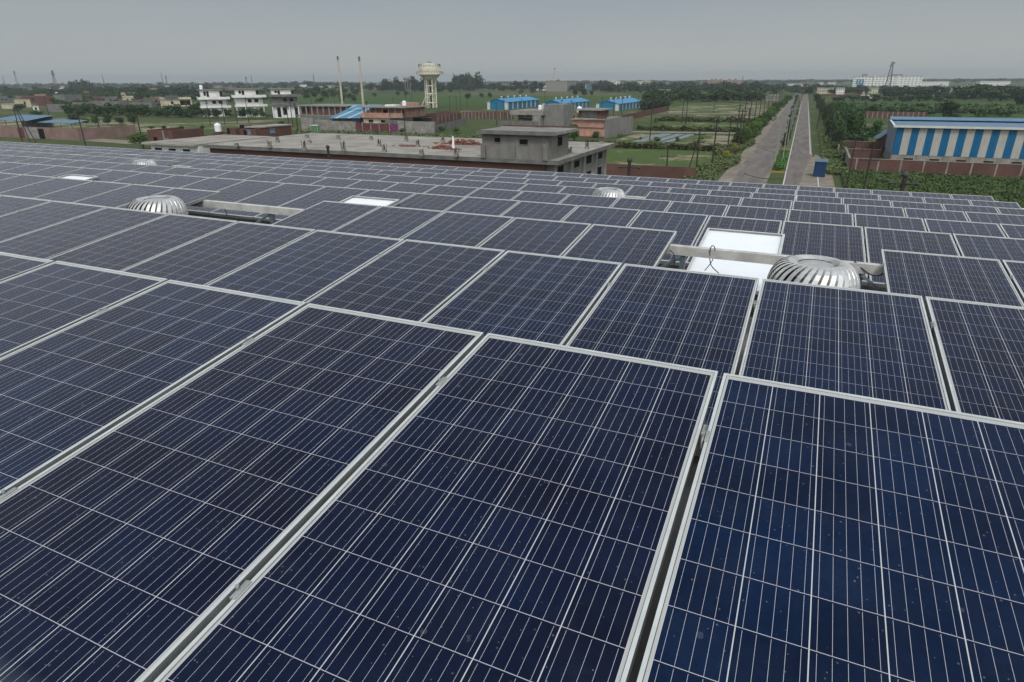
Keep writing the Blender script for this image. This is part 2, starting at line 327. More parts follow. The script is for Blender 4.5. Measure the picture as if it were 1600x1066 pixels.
# ------------------------------------------------------------------ factory roof under the panels
RS = -.1048                                               # slope of roof and rows
def roofz(y): return CAMZ - 1.80 + RS*(y-1.5)
XR, XL, YF, YN = 5.35, -66., 22.45, -4.
fac = thing('factory_building', (XR, YF, 0), 'factory with a gently sloping sheet metal roof under the solar panels', 'factory')
mb = MB(); xs = []; x = XL
while x < XR: xs += [(x, 0), (x+.16, 0), (x+.18, .035), (x+.24, .035), (x+.26, 0)]; x += .26
for (xa, ha), (xb, hb) in zip(xs[:-1], xs[1:]):
    if xb-xa > 1e-6: mb.quad((xa-XR, YN-YF, roofz(YN)+ha), (xb-XR, YN-YF, roofz(YN)+hb), (xb-XR, 0, roofz(YF)+hb), (xa-XR, 0, roofz(YF)+ha))
mb.build('roof', M['roofsheet'], fac)
MB().box(XL-XR, 0, 0.002, .22, roofz(YF)-.22, roofz(YF)+.03).build('gutter', M['gutter'], fac)
mb = MB(); mb.add([(XL-XR, YN-YF, 0), (-.1, YN-YF, 0), (-.1, -.05, 0), (XL-XR, -.05, 0), (XL-XR, YN-YF, roofz(YN)-.06), (-.1, YN-YF, roofz(YN)-.06), (-.1, -.05, roofz(YF)-.06), (XL-XR, -.05, roofz(YF)-.06)],
               [(0, 1, 5, 4), (1, 2, 6, 5), (2, 3, 7, 6), (3, 0, 4, 7)]); mb.build('wall', M['render'], fac)

# ------------------------------------------------------------------ solar panels
PW, PL, GAP = .992, 1.925, .0225
PITCHX = PW+GAP
SX, TILT = -.00135, .12536
XV = Vector((math.cos(SX), 0, math.sin(SX))); TV = Vector((0, math.cos(TILT), math.sin(TILT))); TV = (TV-XV*TV.dot(XV)).normalized(); NV = XV.cross(TV)
def cell_mat():
    m, t, b = NT('solar_cells_under_glass'); n = t.nodes; l = t.links
    tc = n.new('ShaderNodeTexCoord'); s = n.new('ShaderNodeSeparateXYZ'); l.new(tc.outputs['Object'], s.inputs[0])
    px_, py_ = .1586, .15437
    X, Y = s.outputs[0], mathn(t, 'MULTIPLY', s.outputs[1], -1)
    cx = mathn(t, 'DIVIDE', mathn(t, 'SUBTRACT', X, (PW-6*px_)/2), px_); cy = mathn(t, 'DIVIDE', mathn(t, 'SUBTRACT', Y, .0327), py_)
    fx = mathn(t, 'FRACT', cx); fy = mathn(t, 'FRACT', cy)
    def near0(f, w): return mathn(t, 'GREATER_THAN', mathn(t, 'ABSOLUTE', mathn(t, 'SUBTRACT', f, .5)), .5-w)
    colgap = near0(fx, .0014/px_); rowgap = near0(fy, .00095/py_)
    bb = mathn(t, 'LESS_THAN', mathn(t, 'ABSOLUTE', mathn(t, 'SUBTRACT', mathn(t, 'FRACT', mathn(t, 'MULTIPLY', fx, 5)), .5)), .00042*5/px_)
    bb = mathn(t, 'MULTIPLY', bb, mathn(t, 'GREATER_THAN', fy, .035))
    outx = mathn(t, 'GREATER_THAN', mathn(t, 'ABSOLUTE', mathn(t, 'SUBTRACT', cx, 3)), 3.0); outy = mathn(t, 'GREATER_THAN', mathn(t, 'ABSOLUTE', mathn(t, 'SUBTRACT', cy, 6)), 6.0)
    margin = mathn(t, 'MAXIMUM', outx, outy)
    oi = n.new('ShaderNodeObjectInfo')
    cb = n.new('ShaderNodeCombineXYZ'); l.new(mathn(t, 'FLOOR', cx), cb.inputs[0]); l.new(mathn(t, 'FLOOR', cy), cb.inputs[1]); l.new(mathn(t, 'MULTIPLY', oi.outputs['Random'], 977), cb.inputs[2])
    wn = n.new('ShaderNodeTexWhiteNoise'); l.new(cb.outputs[0], wn.inputs[0])
    # grain of the crystals inside each cell
    ofs = n.new('ShaderNodeVectorMath'); ofs.operation = 'ADD'; l.new(tc.outputs['Object'], ofs.inputs[0]); cb2 = n.new('ShaderNodeCombineXYZ'); l.new(mathn(t, 'MULTIPLY', oi.outputs['Random'], 53), cb2.inputs[2]); l.new(cb2.outputs[0], ofs.inputs[1])
    vo = n.new('ShaderNodeTexVoronoi'); vo.inputs['Scale'].default_value = 55; l.new(ofs.outputs[0], vo.inputs[0]); vs = n.new('ShaderNodeSeparateXYZ'); l.new(vo.outputs['Color'], vs.inputs[0])
    no = n.new('ShaderNodeTexNoise'); no.inputs['Scale'].default_value = 2.2; no.inputs['Detail'].default_value = 3; l.new(ofs.outputs[0], no.inputs[0])
    f = mathn(t, 'ADD', mathn(t, 'MULTIPLY', wn.outputs[0], .38), mathn(t, 'MULTIPLY_ADD', no.outputs[0], 1.5, -.5)); f = mathn(t, 'ADD', f, mathn(t, 'MULTIPLY_ADD', vs.outputs[0], .24, -.12))
    blue = mixc(t, f, (.0008, .0050, .019), (.0018, .013, .048))
    brown = mixc(t, f, (.0034, .0042, .014), (.0030, .0080, .031))
    wr = n.new('ShaderNodeTexWhiteNoise'); wr.noise_dimensions = '1D'; l.new(mathn(t, 'MULTIPLY', oi.outputs['Random'], 331), wr.inputs['W'])
    cell = mixc(t, mathn(t, 'MULTIPLY_ADD', wr.outputs[0], .9, 0.), blue, brown)
    linec = (.50, .49, .53)
    c = mixc(t, bb, cell, linec); c = mixc(t, rowgap, c, (.42, .40, .43)); c = mixc(t, colgap, c, (.50, .49, .49)); c = mixc(t, margin, c, (.42, .42, .40))
    ed = mathn(t, 'MAXIMUM', mathn(t, 'GREATER_THAN', mathn(t, 'ABSOLUTE', mathn(t, 'SUBTRACT', X, PW/2)), PW/2-.0125), mathn(t, 'GREATER_THAN', mathn(t, 'ABSOLUTE', mathn(t, 'SUBTRACT', Y, PL/2)), PL/2-.0125))
    c = mixc(t, ed, c, (.09, .085, .075))
    # dust film and dried droplets
    dn = n.new('ShaderNodeTexNoise'); dn.inputs['Scale'].default_value = 5; dn.inputs['Detail'].default_value = 8; dn.inputs['Roughness'].default_value = .7; l.new(ofs.outputs[0], dn.inputs[0])
    film = mathn(t, 'MULTIPLY_ADD', dn.outputs[0], .06, -.026)
    v2 = n.new('ShaderNodeTexVoronoi'); v2.inputs['Scale'].default_value = 64; l.new(ofs.outputs[0], v2.inputs[0]); s2 = n.new('ShaderNodeSeparateXYZ'); l.new(v2.outputs['Color'], s2.inputs[0])
    spot = mathn(t, 'MULTIPLY', mathn(t, 'LESS_THAN', v2.outputs['Distance'], mathn(t, 'MULTIPLY', mathn(t, 'POWER', s2.outputs[1], 2.5), .19)), mathn(t, 'GREATER_THAN', s2.outputs[0], .15))
    v3 = n.new('ShaderNodeTexVoronoi'); v3.inputs['Scale'].default_value = 9; v3.inputs['Randomness'].default_value = 1; l.new(ofs.outputs[0], v3.inputs[0]); s3 = n.new('ShaderNodeSeparateXYZ'); l.new(v3.outputs['Color'], s3.inputs[0])
    smear = mathn(t, 'MULTIPLY', mathn(t, 'MULTIPLY', mathn(t, 'LESS_THAN', mathn(t, 'ADD', v3.outputs['Distance'], mathn(t, 'MULTIPLY', dn.outputs[0], .5)), .36), mathn(t, 'GREATER_THAN', s3.outputs[0], .6)), mathn(t, 'GREATER_THAN', dn.outputs[0], .5))
    # dust gathers along the lower frame
    low = n.new('ShaderNodeMapRange'); l.new(Y, low.inputs[0]); low.inputs[1].default_value = PL-.09; low.inputs[2].default_value = PL-.01; low.inputs[3].default_value = 0; low.inputs[4].default_value = .35
    dust = mathn(t, 'ADD', mathn(t, 'ADD', film, mathn(t, 'MULTIPLY', mathn(t, 'MULTIPLY', spot, dn.outputs[0]), .5)), mathn(t, 'MULTIPLY', smear, .11)); dust = mathn(t, 'ADD', dust, mathn(t, 'MULTIPLY', low.outputs[0], dn.outputs[0]))
    c = mixc(t, dust, c, (.27, .31, .34)); l.new(c, b.inputs['Base Color'])
    l.new(mathn(t, 'MULTIPLY_ADD', dn.outputs[0], .25, .13), b.inputs['Roughness']); b.inputs['IOR'].default_value = 1.29; b.inputs['Sheen Weight'].default_value = .12; b.inputs['Sheen Roughness'].default_value = .28; b.inputs['Sheen Tint'].default_value = (.8, .8, .9, 1); b.inputs['Specular IOR Level'].default_value = .5
    return m
M['cells'] = cell_mat()
LIP = .0105
def ring(w, l_, lip, z0, z1):
    mb = MB(); o = [(0, 0), (w, 0), (w, -l_), (0, -l_)]; i = [(lip, -lip), (w-lip, -lip), (w-lip, -l_+lip), (lip, -l_+lip)]
    vs = [(x, y, z1) for x, y in o]+[(x, y, z1) for x, y in i]+[(x, y, z0) for x, y in o]+[(x, y, z0) for x, y in i]
    fs = []
    for k in range(4):
        j = (k+1) % 4
        fs += [(k, 4+k, 4+j, j), (8+k, k, j, 8+j), (4+k, 12+k, 12+j, 4+j), (12+k, 8+k, 8+j, 12+j)]
    mb.add(vs, fs); return mb
M['alu_shaded_side'] = mat('shaded_frame_side_aluminium', (.26, .275, .265), .5, .45, .2, 4)  # darker than the frame top: shade in the panel gaps put into the colour
me_frame = ring(PW, PL, LIP, -.042, 0).mesh('frame', M['alu']); me_frame.materials.append(M['alu_shaded_side'])
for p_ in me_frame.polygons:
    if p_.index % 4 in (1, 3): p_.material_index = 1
mb = MB(); mb.quad((LIP-.001, -LIP+.001, -.0035), (LIP-.001, -PL+LIP-.001, -.0035), (PW-LIP+.001, -PL+LIP-.001, -.0035), (PW-LIP+.001, -LIP+.001, -.0035))
me_glass = mb.mesh('cell_glass', M['cells'])
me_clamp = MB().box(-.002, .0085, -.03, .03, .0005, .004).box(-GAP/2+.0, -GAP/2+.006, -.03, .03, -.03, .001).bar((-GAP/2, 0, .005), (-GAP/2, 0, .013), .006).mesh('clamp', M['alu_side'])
MROT = Matrix(((XV.x, TV.x, NV.x), (XV.y, TV.y, NV.y), (XV.z, TV.z, NV.z)))
ROWS = {1: (-4.23030429, 2.3261198, -1.0398694), 2: (-4.22327871, 4.71794215, -1.32841467), 3: (-3.2323217, 7.22199766, -1.59926232), 4: (-2.19062823, 9.65399089, -1.85734322),
        5: (-2.16487239, 12.06458179, -2.11468865), 6: (-3.15653922, 14.61310132, -2.377525), 7: (-4.13718154, 17.06753596, -2.63515669), 8: (-0.10806039, 19.51017827, -2.87886468), 9: (-1.09829475, 22.07135429, -3.12184705)}
MISSING = {3: (2, 3, -5, -4), 6: (-15, -1), 7: (-23,), 8: (-27,)}
ROWNAME = {1: 'nearest row', 2: 'second row', 3: 'third row', 4: 'fourth row', 5: 'fifth row', 6: 'sixth row', 7: 'seventh row', 8: 'eighth row', 9: 'farthest row'}
def project(P):
    d = Vector(P)-Vector((0, 0, CAMZ)); z = d.dot(FWD)
    return (800+F_PX*d.dot(R2)/z, 533-F_PX*d.dot(U2)/z) if z > .05 else None
def row_origin(j): r = ROWS[j]; return Vector((r[0], r[1], r[2]+CAMZ))
proto = None
def place_panel(j, k, label):
    global proto
    o0 = row_origin(j)+XV*(k*PITCHX+GAP/2)
    if proto is None:
        proto = thing('solar_panel', (0, 0, 0), label, 'solar panel', 'solar panels on the factory roof')
        link('frame', me_frame, proto); link('cell_glass', me_glass, proto)
        for t_ in (.42, 1.48): c = link('clamp', me_clamp, proto); c.location = (0, -t_, 0)
        p = proto
    else: p = copy_tree(proto)
    p['label'] = label; jit = RNG.normal(0, 1, 3)
    p.matrix_world = Matrix.Translation(o0 + TV*jit[0]*.004) @ (MROT.to_4x4() @ Matrix.Rotation(jit[1]*.0012, 4, 'X') @ Matrix.Rotation(jit[2]*.0012, 4, 'Y'))
    return p
for j in ROWS:
    o0 = row_origin(j); ks = []
    kmax = int((5.02-o0.x)/PITCHX+.3); vis = []
    for k in range(-60, kmax):
        if k in MISSING.get(j, ()): continue
        a = [project(o0+XV*(k*PITCHX+u)-TV*t_) for u in (.02, PW) for t_ in (0, .35, 1.0)]
        inside = any(q and -4 < q[0] < 1604 and q[1] < 1070 for q in a)
        vis.append((k, inside))
    ins = [k for k, s_ in vis if s_]; lo, hi = min(ins)-1, max(ins)+1
    ks = [k for k, s_ in vis if lo <= k <= hi]
    rowend = hi > kmax-1
    cnt = 0
    for k in sorted(ks, reverse=True):
        if k > max(ins) or k < min(ins):
            lab = 'dark blue solar panel of the %s, mostly outside the %s edge of the photo' % (ROWNAME[j], 'right' if k > max(ins) else 'left')
        else:
            cnt += 1
            if rowend: lab = '%s solar panel from the right end of the %s on the roof' % (ordn(cnt), ROWNAME[j])
            else: lab = '%s solar panel from the right edge of the photo, in the %s' % (ordn(cnt), ROWNAME[j])
            if j == 1 and cnt == 1: lab = 'large dark solar panel filling the lower right corner of the photo'
            if j == 1 and cnt == 2: lab = 'dark blue solar panel in the middle of the nearest row, right of the centre seam'
        place_panel(j, k, lab)
# spare panels lying face down over the fourth row
me_tray = None
def tray(k, du, t0, label, cable=False, last=False):
    global me_tray
    o = thing('face_down_solar_panel', (0, 0, 0), label, 'solar panel', 'panels lying face down')
    mb = ring(PW, PL, .004, -.0, .04); f = mb.build('frame', M['alu_side'], o)
    mb = MB()
    for a in ((0, 0, PW, -.03), (0, -PL+.03, PW, -PL), (0, -.0301, .03, -PL+.0301), (PW-.03, -.0301, PW, -PL+.0301)): mb.box(a[0]-.001, a[2]+.001, min(a[1], a[3]), max(a[1], a[3]), .0402, .0422)
    mb.build('flange', M['alu'], o)
    MB().quad((.004, -.004, .008), (.004, -PL+.004, .008), (PW-.004, -PL+.004, .008), (PW-.004, -.004, .008)).build('backsheet', M['backsheet'], o)
    if cable:
        MB().box(.44, .55, -.32, -.22, .0085, .03).build('junction_box', M['black'], o)
    p0 = row_origin(4)+XV*(k*PITCHX+du)-TV*t0+NV*.006
    o.matrix_world = Matrix.Translation(p0) @ MROT.to_4x4()
tray(1, .085, .70, 'white backed solar panel lying face down beside the nearest roof ventilator')
tray(-5, .035, .57, 'small white face down solar panel left of the photo centre, behind the third row')
tray(-13, .45, .66, 'white face down solar panel at far left, its back barely seen')

# ------------------------------------------------------------------ rails, legs, cables
def pt(j, u, t_, dn=0): return row_origin(j)+XV*u-TV*t_+NV*dn
for j in ROWS:
    ul = -9 if j == 1 else (-6-5.2*(j-1)); o0 = row_origin(j)
    u0, u1 = max(-62, ul*1.0-6)-o0.x*0, 5.1-o0.x
    for q, t_ in enumerate((.30, 1.50)):
        segs = [(u0, u1)]
        if q == 1 and j in MISSING:
            segs = []; c0 = u0
            for kk in sorted(MISSING[j]):
                a_, b_ = kk*PITCHX, (kk+1)*PITCHX
                if a_ > c0+.2: segs.append((c0, a_+.02))
                c0 = b_-.02
            segs.append((c0, u1))
        mb = MB()
        for (u0_, u1_) in segs:
          a = [pt(j, u, t_+dy, dz) for u in (u0_, u1_) for dy, dz in ((0, -.043), (.055, -.043), (.055, -.145), (0, -.145), (0, -.139), (.049, -.139), (.049, -.049), (0, -.049))]
          mb.add(a, [(k, (k+1) % 8, 8+(k+1) % 8, 8+k) for k in range(8)]+[tuple(range(8))[::-1], tuple(range(8, 16))])
        tag(mb.build('mounting_rail', M['galv']), '%s steel rail carrying the panels of the %s' % (('upper', 'lower')[q], ROWNAME[j]), 'rail', 'mounting rails')
def leg(j, u, label, brace=1):
    a = pt(j, u, .33, -.146); o = thing('support_leg', (a.x, a.y, roofz(a.y)), label, 'support leg', 'support legs under the rails')
    h = a.z-roofz(a.y)
    MB().box(-.03, .03, -.004, 0, 0, h).box(-.03, -.026, 0, .05, 0, h).box(.026, .03, 0, .05, 0, h).build('post', M['bluesteel'], o)
    MB().bar((-.02*brace, -.02, h-.02), (-.75*brace, -.30, h*.15), .02, n=4).build('brace', M['bluesteel'], o)
    MB().box(-.08, .08, -.08, .08, 0, .008).build('foot_plate', M['galv'], o)
leg(3, 2*PITCHX+.13, 'blue grey steel leg at the left end of the gap beside the nearest ventilator')
leg(3, 4*PITCHX-.16, 'blue grey steel leg right of the nearest ventilator', -1)
leg(3, -3*PITCHX-.75, 'teal steel leg in the panel gap right of the left ventilator', 1)
leg(6, -PITCHX+.9, 'small steel leg beside the far ventilator right of centre')
leg(6, -15*PITCHX+.9, 'small steel leg beside the far left ventilator')
def cable(pts, label, r=.006):
    p = [Vector(q) for q in pts]; o = []
    for i in range(len(p)-1):
        p0, p1, p2, p3 = p[max(i-1, 0)], p[i], p[i+1], p[min(i+2, len(p)-1)]
        for s_ in range(6):
            u = s_/6; o.append(.5*((2*p1)+(p2-p0)*u+(2*p0-5*p1+4*p2-p3)*u*u+(3*p1-p0-3*p2+p3)*u**3))
    o.append(p[-1]); c0 = o[0]; mb = MB().path([q-c0 for q in o], r); ob = mb.build('cable', M['black']); ob.location = c0; return tag(ob, label, 'cable')
_b = lambda px, py, y: atY(px, py, y)
cable([_b(1101, 423, 6.95), _b(1110, 412, 6.92), _b(1116, 400, 6.90), _b(1117, 388, 6.87), _b(1113, 384, 6.86), _b(1110, 389, 6.86), _b(1109, 404, 6.9), _b(1112, 416, 6.93), _b(1123, 427, 6.98)], 'black cable looped over the beam in front of the white panel', .005)
cable([_b(1046, 391, 6.86), _b(1052, 396, 6.84), _b(1054, 404, 6.8), _b(1053, 414, 6.8)], 'thin black cable hanging under the panel left of the white panel', .005)
cable([_b(1335, 408, 6.9), _b(1347, 420, 6.88), _b(1360, 429, 6.86), _b(1372, 431, 6.85), _b(1382, 426, 6.84)], 'black cable sagging right of the nearest ventilator', .006)
cable([_b(346, 320, 6.95), _b(352, 328, 6.9), _b(355, 337, 6.85)], 'short black cable in the gap right of the left ventilator', .007)

# ------------------------------------------------------------------ turbine ventilators
def ventilator(x, y, ztop, label, first=None):
    base = roofz(y)
    o = thing('turbine_ventilator', (x, y, base), label, 'roof ventilator', 'turbine ventilators')
    R, H = .37, .43; zt = ztop-base; zb = zt-H
    nb = 32; mb = MB(); seg = 12
    for k in range(nb):
        a0 = 2*math.pi*k/nb; prev = None
        for i in range(seg+1):
            ph = -1.15+(1.15+2.0)*i/seg                    # rolls over a torus-like shoulder
            r = .215+(R-.215)*math.cos(ph); z = zb+H*.5+H*.5*math.sin(ph)
            tw = a0+.55*(i/seg)**1.5                    # vanes swirl towards the crown
            wd = 2*math.pi/nb*1.25
            wi = .08*min(1, max(.12, (seg-i)/seg*1.9))
            A = ((r-wi)*math.cos(tw), (r-wi)*math.sin(tw), z); mid = ((r-.004)*math.cos(tw+wd*.5), (r-.004)*math.sin(tw+wd*.5), z); B = (r*math.cos(tw+wd), r*math.sin(tw+wd), z)
            cur = (A, mid, B)
            if prev: mb.quad(prev[0], prev[1], cur[1], cur[0]); mb.quad(prev[1], prev[2], cur[2], cur[1])
            prev = cur
    mb.build('vanes', M['vane'], o, smooth=True)
    MB().lathe([(.15, zt-.06), (.155, zt-.035), (.14, zt-.025), (.1, zt-.018), (.03, zt-.012)], 36).build('cap', M['ventcap'], o, smooth=True)
    MB().lathe([(.22, zb-.02), (.25, zb-.005), (.25, zb+.02), (.2, zb+.03)], 32).build('lower_ring', M['galv'], o, smooth=True)
    MB().lathe([(.21, 0), (.21, zb-.01)], 28).build('neck', M['galv'], o, smooth=True)
    MB().lathe([(.2, zb+.01), (.235, zb+H*.5), (.18, zt-.06)], 20).build('shaft', M['soot_and_vent_shade'], o)  # dark core added inside the vanes; its colour stands in for shade
    MB().box(-.42, .42, -.42, .42, .0, .03).build('flashing', M['ventcap'], o)
ventilator(.215, 5.80, CAMZ-1.44, 'large bulging metal turbine ventilator nearest the camera, beside the white panel')
ventilator(-7.93, 5.80, CAMZ-1.44, 'turbine ventilator left of the photo centre, beside the gap with a teal leg')
ventilator(-17.95, 13.0, CAMZ-2.13, 'small distant turbine ventilator at far left among the panels')
ventilator(-3.70, 13.1, CAMZ-2.13, 'small distant turbine ventilator right of the photo centre')

# ------------------------------------------------------------------ foliage
def crown_mesh(name, m, nq, lobes, size, seed, flat=.8, inner=.45):
    """unit crown (width about 1, from z 0 to about 1): leaf clumps through the volume of several lobes"""
    r = np.random.default_rng(seed)
    cs = []
    for i in range(lobes):
        a = r.uniform(0, 2*math.pi); d = r.uniform(.0, .30)*(1 if i else 0); cs.append((d*math.cos(a), d*math.sin(a), r.uniform(.28, .78), r.uniform(.16, .29)))
    cs[0] = (0, 0, .5, .30)
    idx = r.integers(0, lobes, nq); C = np.array([cs[i] for i in idx])
    v = r.normal(0, 1, (nq, 3)); v /= np.linalg.norm(v, axis=1)[:, None]; rad = C[:, 3]*(inner+(1.06-inner)*r.random(nq)**.5)*r.uniform(.82, 1.12, nq)
    p = C[:, :3]+v*rad[:, None]*np.array([1, 1, flat])
    nrm = v+r.normal(0, .55, (nq, 3)); nrm /= np.linalg.norm(nrm, axis=1)[:, None]
    u = np.cross(nrm, r.normal(0, 1, (nq, 3))); u /= np.linalg.norm(u, axis=1)[:, None]; w = np.cross(nrm, u)
    s = size*r.uniform(.5, 1.3, nq)[:, None]; w = w*.7
    V = np.stack([p-u*s-w*s*.4, p-w*s, p+u*s, p+w*s*.9], 1).reshape(-1, 3)
    return V, m, name
def quadmesh(name, V, m):
    n = len(V)//4; me = bpy.data.meshes.new(name); me.vertices.add(len(V)); me.vertices.foreach_set('co', V.astype(np.float32).ravel())
    me.loops.add(4*n); me.loops.foreach_set('vertex_index', np.arange(4*n, dtype=np.int32)); me.polygons.add(n)
    me.polygons.foreach_set('loop_start', np.arange(0, 4*n, 4, dtype=np.int32)); me.polygons.foreach_set('loop_total', np.full(n, 4, dtype=np.int32))
    me.materials.append(m); me.update(); me.validate(); return me
CR = {}
for nm, mk, nq, lob, sz, inner in (('round', 'leaf', 1500, 9, .036, .4), ('dark', 'leafdark', 1500, 8, .036, .4), ('bright', 'leafbright', 1300, 7, .04, .35), ('weed', 'weed', 1000, 9, .04, .2), ('yellow', 'leafyellow', 800, 8, .035, .2)):
    CR[nm] = []
    for v_ in range(4 if nm in ('round', 'dark') else 3):
        V, m_, _ = crown_mesh(nm, M[mk], nq, lob, sz, ord(nm[0])*7+v_, inner=inner)
        CR[nm].append((quadmesh('crown', V, m_), V))
def limb_mesh(seed):
    r = random.Random(seed); mb = MB(); mb.bar((0, 0, 0), (.01, .01, .42), .045, .028, 7)
    for i in range(6):
        a = i*1.05+r.random(); h = r.uniform(.25, .42); q = Vector((.01, .01, h)); e = Vector((math.cos(a)*r.uniform(.15, .3), math.sin(a)*r.uniform(.15, .3), r.uniform(.5, .8)))
        mb.bar(q, e, .018, .006, 5)
    return mb.mesh('trunk', M['bark'])
TR = [limb_mesh(i) for i in range(3)]
def tree(name, pos, h, w, kind, label, cat='tree', group=None, trunk=True, lift=.12):
    """plant with its base at pos; crown fills from lift*h to h"""
    o = thing(name, pos, label, cat, group, rz=random.uniform(0, 6.28))
    c = link('crown', random.choice(CR[kind])[0], o); hh = h*(1-lift)
    c.scale = (w/.92, w/.92, hh/.92); c.location = (0, 0, h*lift-hh*.04)
    if trunk:
        t_ = link('trunk', random.choice(TR), o); t_.scale = (h*.55, h*.55, h*1.0)
    return o
def tree_px(px, pyb, pyt, wpx, kind, label, **kw):
    g = G(px, pyb); d = (g-Vector((0, 0, CAMZ))).dot(FWD); h = max(.5, atY(px, pyt, g.y).z); w = wpx*d/F_PX
    return tree(kw.pop('name', 'tree'), g, h, w, kind, label, **kw)
def wood(name, spots, kind, label, cat='wood', sub=260):
    """many crowns that read as one mass: one object"""
    Vs = []
    for (x, y, h, w) in spots:
        V = random.choice(CR[kind])[1].reshape(-1, 4, 3); i = RNG.integers(0, len(V), sub); V = V[i].copy(); cen = V.mean(1, keepdims=True); V = cen+(V-cen)*2.1
        a = random.uniform(0, 6.28); c_, s_ = math.cos(a), math.sin(a); V = V.reshape(-1, 3)
        V = np.stack([(V[:, 0]*c_-V[:, 1]*s_)*w+x, (V[:, 0]*s_+V[:, 1]*c_)*w+y, V[:, 2]*h*1.1-.08*h], 1); Vs.append(V)
    me = quadmesh(name, np.concatenate(Vs), M[{'round': 'leaf', 'dark': 'leafdark', 'bright': 'leafbright', 'weed': 'weed', 'yellow': 'leafyellow'}[kind]])
    return tag(link(name, me), label, cat, kind='stuff')
def tufts(name, n, region, hmin, hmax, m, label, cat, seed=1, size=.14, z0=0.):
    """low leafy cover over a region(u,v)->(x,y)"""
    r = np.random.default_rng(seed); uv = r.random((n, 2)); P = np.array([region(a, b) for a, b in uv]); z = z0+hmin+(hmax-hmin)*r.random(n)**1.3
    lump = .55+.45*np.sin(P[:, 0]*1.3+np.sin(P[:, 1]*.7)*2)*np.sin(P[:, 1]*.9+P[:, 0]*.3); z = z0+(z-z0)*(.45+.75*lump)
    p = np.column_stack([P, z]); nrm = r.normal(0, .6, (n, 3))+np.array([0, -.15, 1.]); nrm /= np.linalg.norm(nrm, axis=1)[:, None]
    u = np.cross(nrm, r.normal(0, 1, (n, 3))); u /= np.linalg.norm(u, axis=1)[:, None]; w = np.cross(nrm, u); s = size*r.uniform(.6, 1.4, n)[:, None]
    V = np.stack([p-u*s, p-w*s*.8, p+u*s, p+w*s*.8], 1).reshape(-1, 3)
    return tag(link(name, quadmesh(name, V, m)), label, cat, kind='stuff')
tufts('vine_crop', 85000, lambda a, b: (4.6+34*a**1.1, 74+25.6*b), .1, .55, M['vine'], 'low leafy green vine crop between the roof and the brick wall', 'crop', 3, .115)
tufts('roadside_weeds', 16000, lambda a, b: (-12.6+3.75*a-.0155*(75*b)-1.5*math.sin(b*9)**2, 74+90*b), .05, .8, M['weed'], 'tangled weeds along the left verge of the road', 'weeds', 4, .17)
tufts('roadside_weeds', 12000, lambda a, b: (2.6+3.0*a-.0155*(60*b), 96+85*b), .05, .8, M['weed'], 'rank weeds along the right verge of the road', 'weeds', 5, .17)
tufts('median_weeds', 4500, lambda a, b: (-3.9+1.5*a-.0155*(6+25*b), 96.3+24.5*b), .1, .7, M['leafbright'], 'low green plants filling the nearer median strip', 'weeds', 6, .12, .16)
tufts('field_edge_weeds', 15000, lambda a, b: (-52+38*a, 121.2+2.2*b-.6*math.sin(a*14)), .05, 1.1, M['weed'], 'rough weeds along the bank behind the nearest green plot', 'weeds', 7, .2)
tufts('field_edge_weeds', 9000, lambda a, b: (-41+27*a, 168+2.6*b), .05, 1.1, M['weed'], 'rough weeds along the bank beyond the grey mulch strips', 'weeds', 8, .22)
tufts('field_edge_weeds', 9000, lambda a, b: (-44+29*a, 206+4*b), .05, 1.3, M['weed'], 'dark weeds along the third bank left of the road', 'weeds', 9, .28)
tufts('tall_crop', 26000, lambda a, b: (7+90*a, 286+36*b), .4, 2.2, M['cane'], 'tall green cane crop right of the road behind the long brick wall', 'crop', 10, .5)
tufts('yard_weeds', 26000, lambda a, b: (-125+72*a, 100+30*b*b), .05, 1.2, M['weed'], 'weeds between the concrete roof slab and the gated factory', 'weeds', 11, .22)

# hedge of bushes along the left side of the road, and the trees on its right
k = 0
for y in [108, 114, 122, 130, 137, 145, 153, 160, 168, 176, 185, 194, 204, 214, 225, 236, 248, 260, 274, 290, 306, 324, 344, 366, 390, 415, 445]:
    k += 1; x = (-10.9 if y < 135 else -10.5+.006*(y-135))-.0155*(y-90)+random.uniform(-.5, .5); near_ = y < 125
    kind = 'yellow' if y in (108, 122) else ('weed' if near_ else random.choice(['bright', 'round', 'bright']))
    h = 1.7 if near_ else random.uniform(3.0, 4.6)
    tree('roadside_bush', (x, y, 0), h, (2.6 if near_ else 3.6)*random.uniform(.85, 1.15), kind, '%s bush, counted from the camera, in the hedge along the left road side' % ordn(k), 'bush', 'hedge along the left side of the road', trunk=not near_, lift=0)
k = 0
for y in [112, 119, 127, 136, 146, 156, 166, 177, 188, 200, 213, 227, 242, 258, 276, 296, 318, 342, 370, 400, 434]:
    k += 1; x = 5.3-.0155*(y-90)+random.uniform(-.3, .9); h = random.uniform(3.8, 6.2) if y > 135 else 2.2
    tree('roadside_tree', (x, y, 0), h, random.uniform(3.4, 4.8), random.choice(['round', 'dark', 'round']) if y > 130 else 'weed', '%s dark tree, counted from the camera, along the right road side' % ordn(k), 'tree', 'trees along the right side of the road', lift=.03)
k = 0
for y in [131, 136, 142, 148, 155, 163, 172, 182, 193, 205, 218, 232, 248, 266, 286, 308, 332, 360, 392]:
    k += 1; tree('median_bush', (-3.3-.0155*(y-90)-.003*(y-130), y, .16), random.uniform(1.3, 2.2)+min(2.0, (y-130)*.013), 1.7+.0085*(y-130), 'round', '%s green bush, counted from the camera, in the farther median strip' % ordn(k), 'bush', 'median bushes', trunk=False, lift=0)
tree_px(1331, 228, 174, 46, 'round', 'loose crowned tree standing beside the brick plots right of the road', lift=.35)
tree_px(1305, 236, 196, 30, 'dark', 'dark slim tree just left of the loose crowned tree near the blue kiosk', lift=.2)
tree_px(1481, 184, 154, 38, 'dark', 'dark broad tree above the left part of the striped warehouse roof', lift=.15)
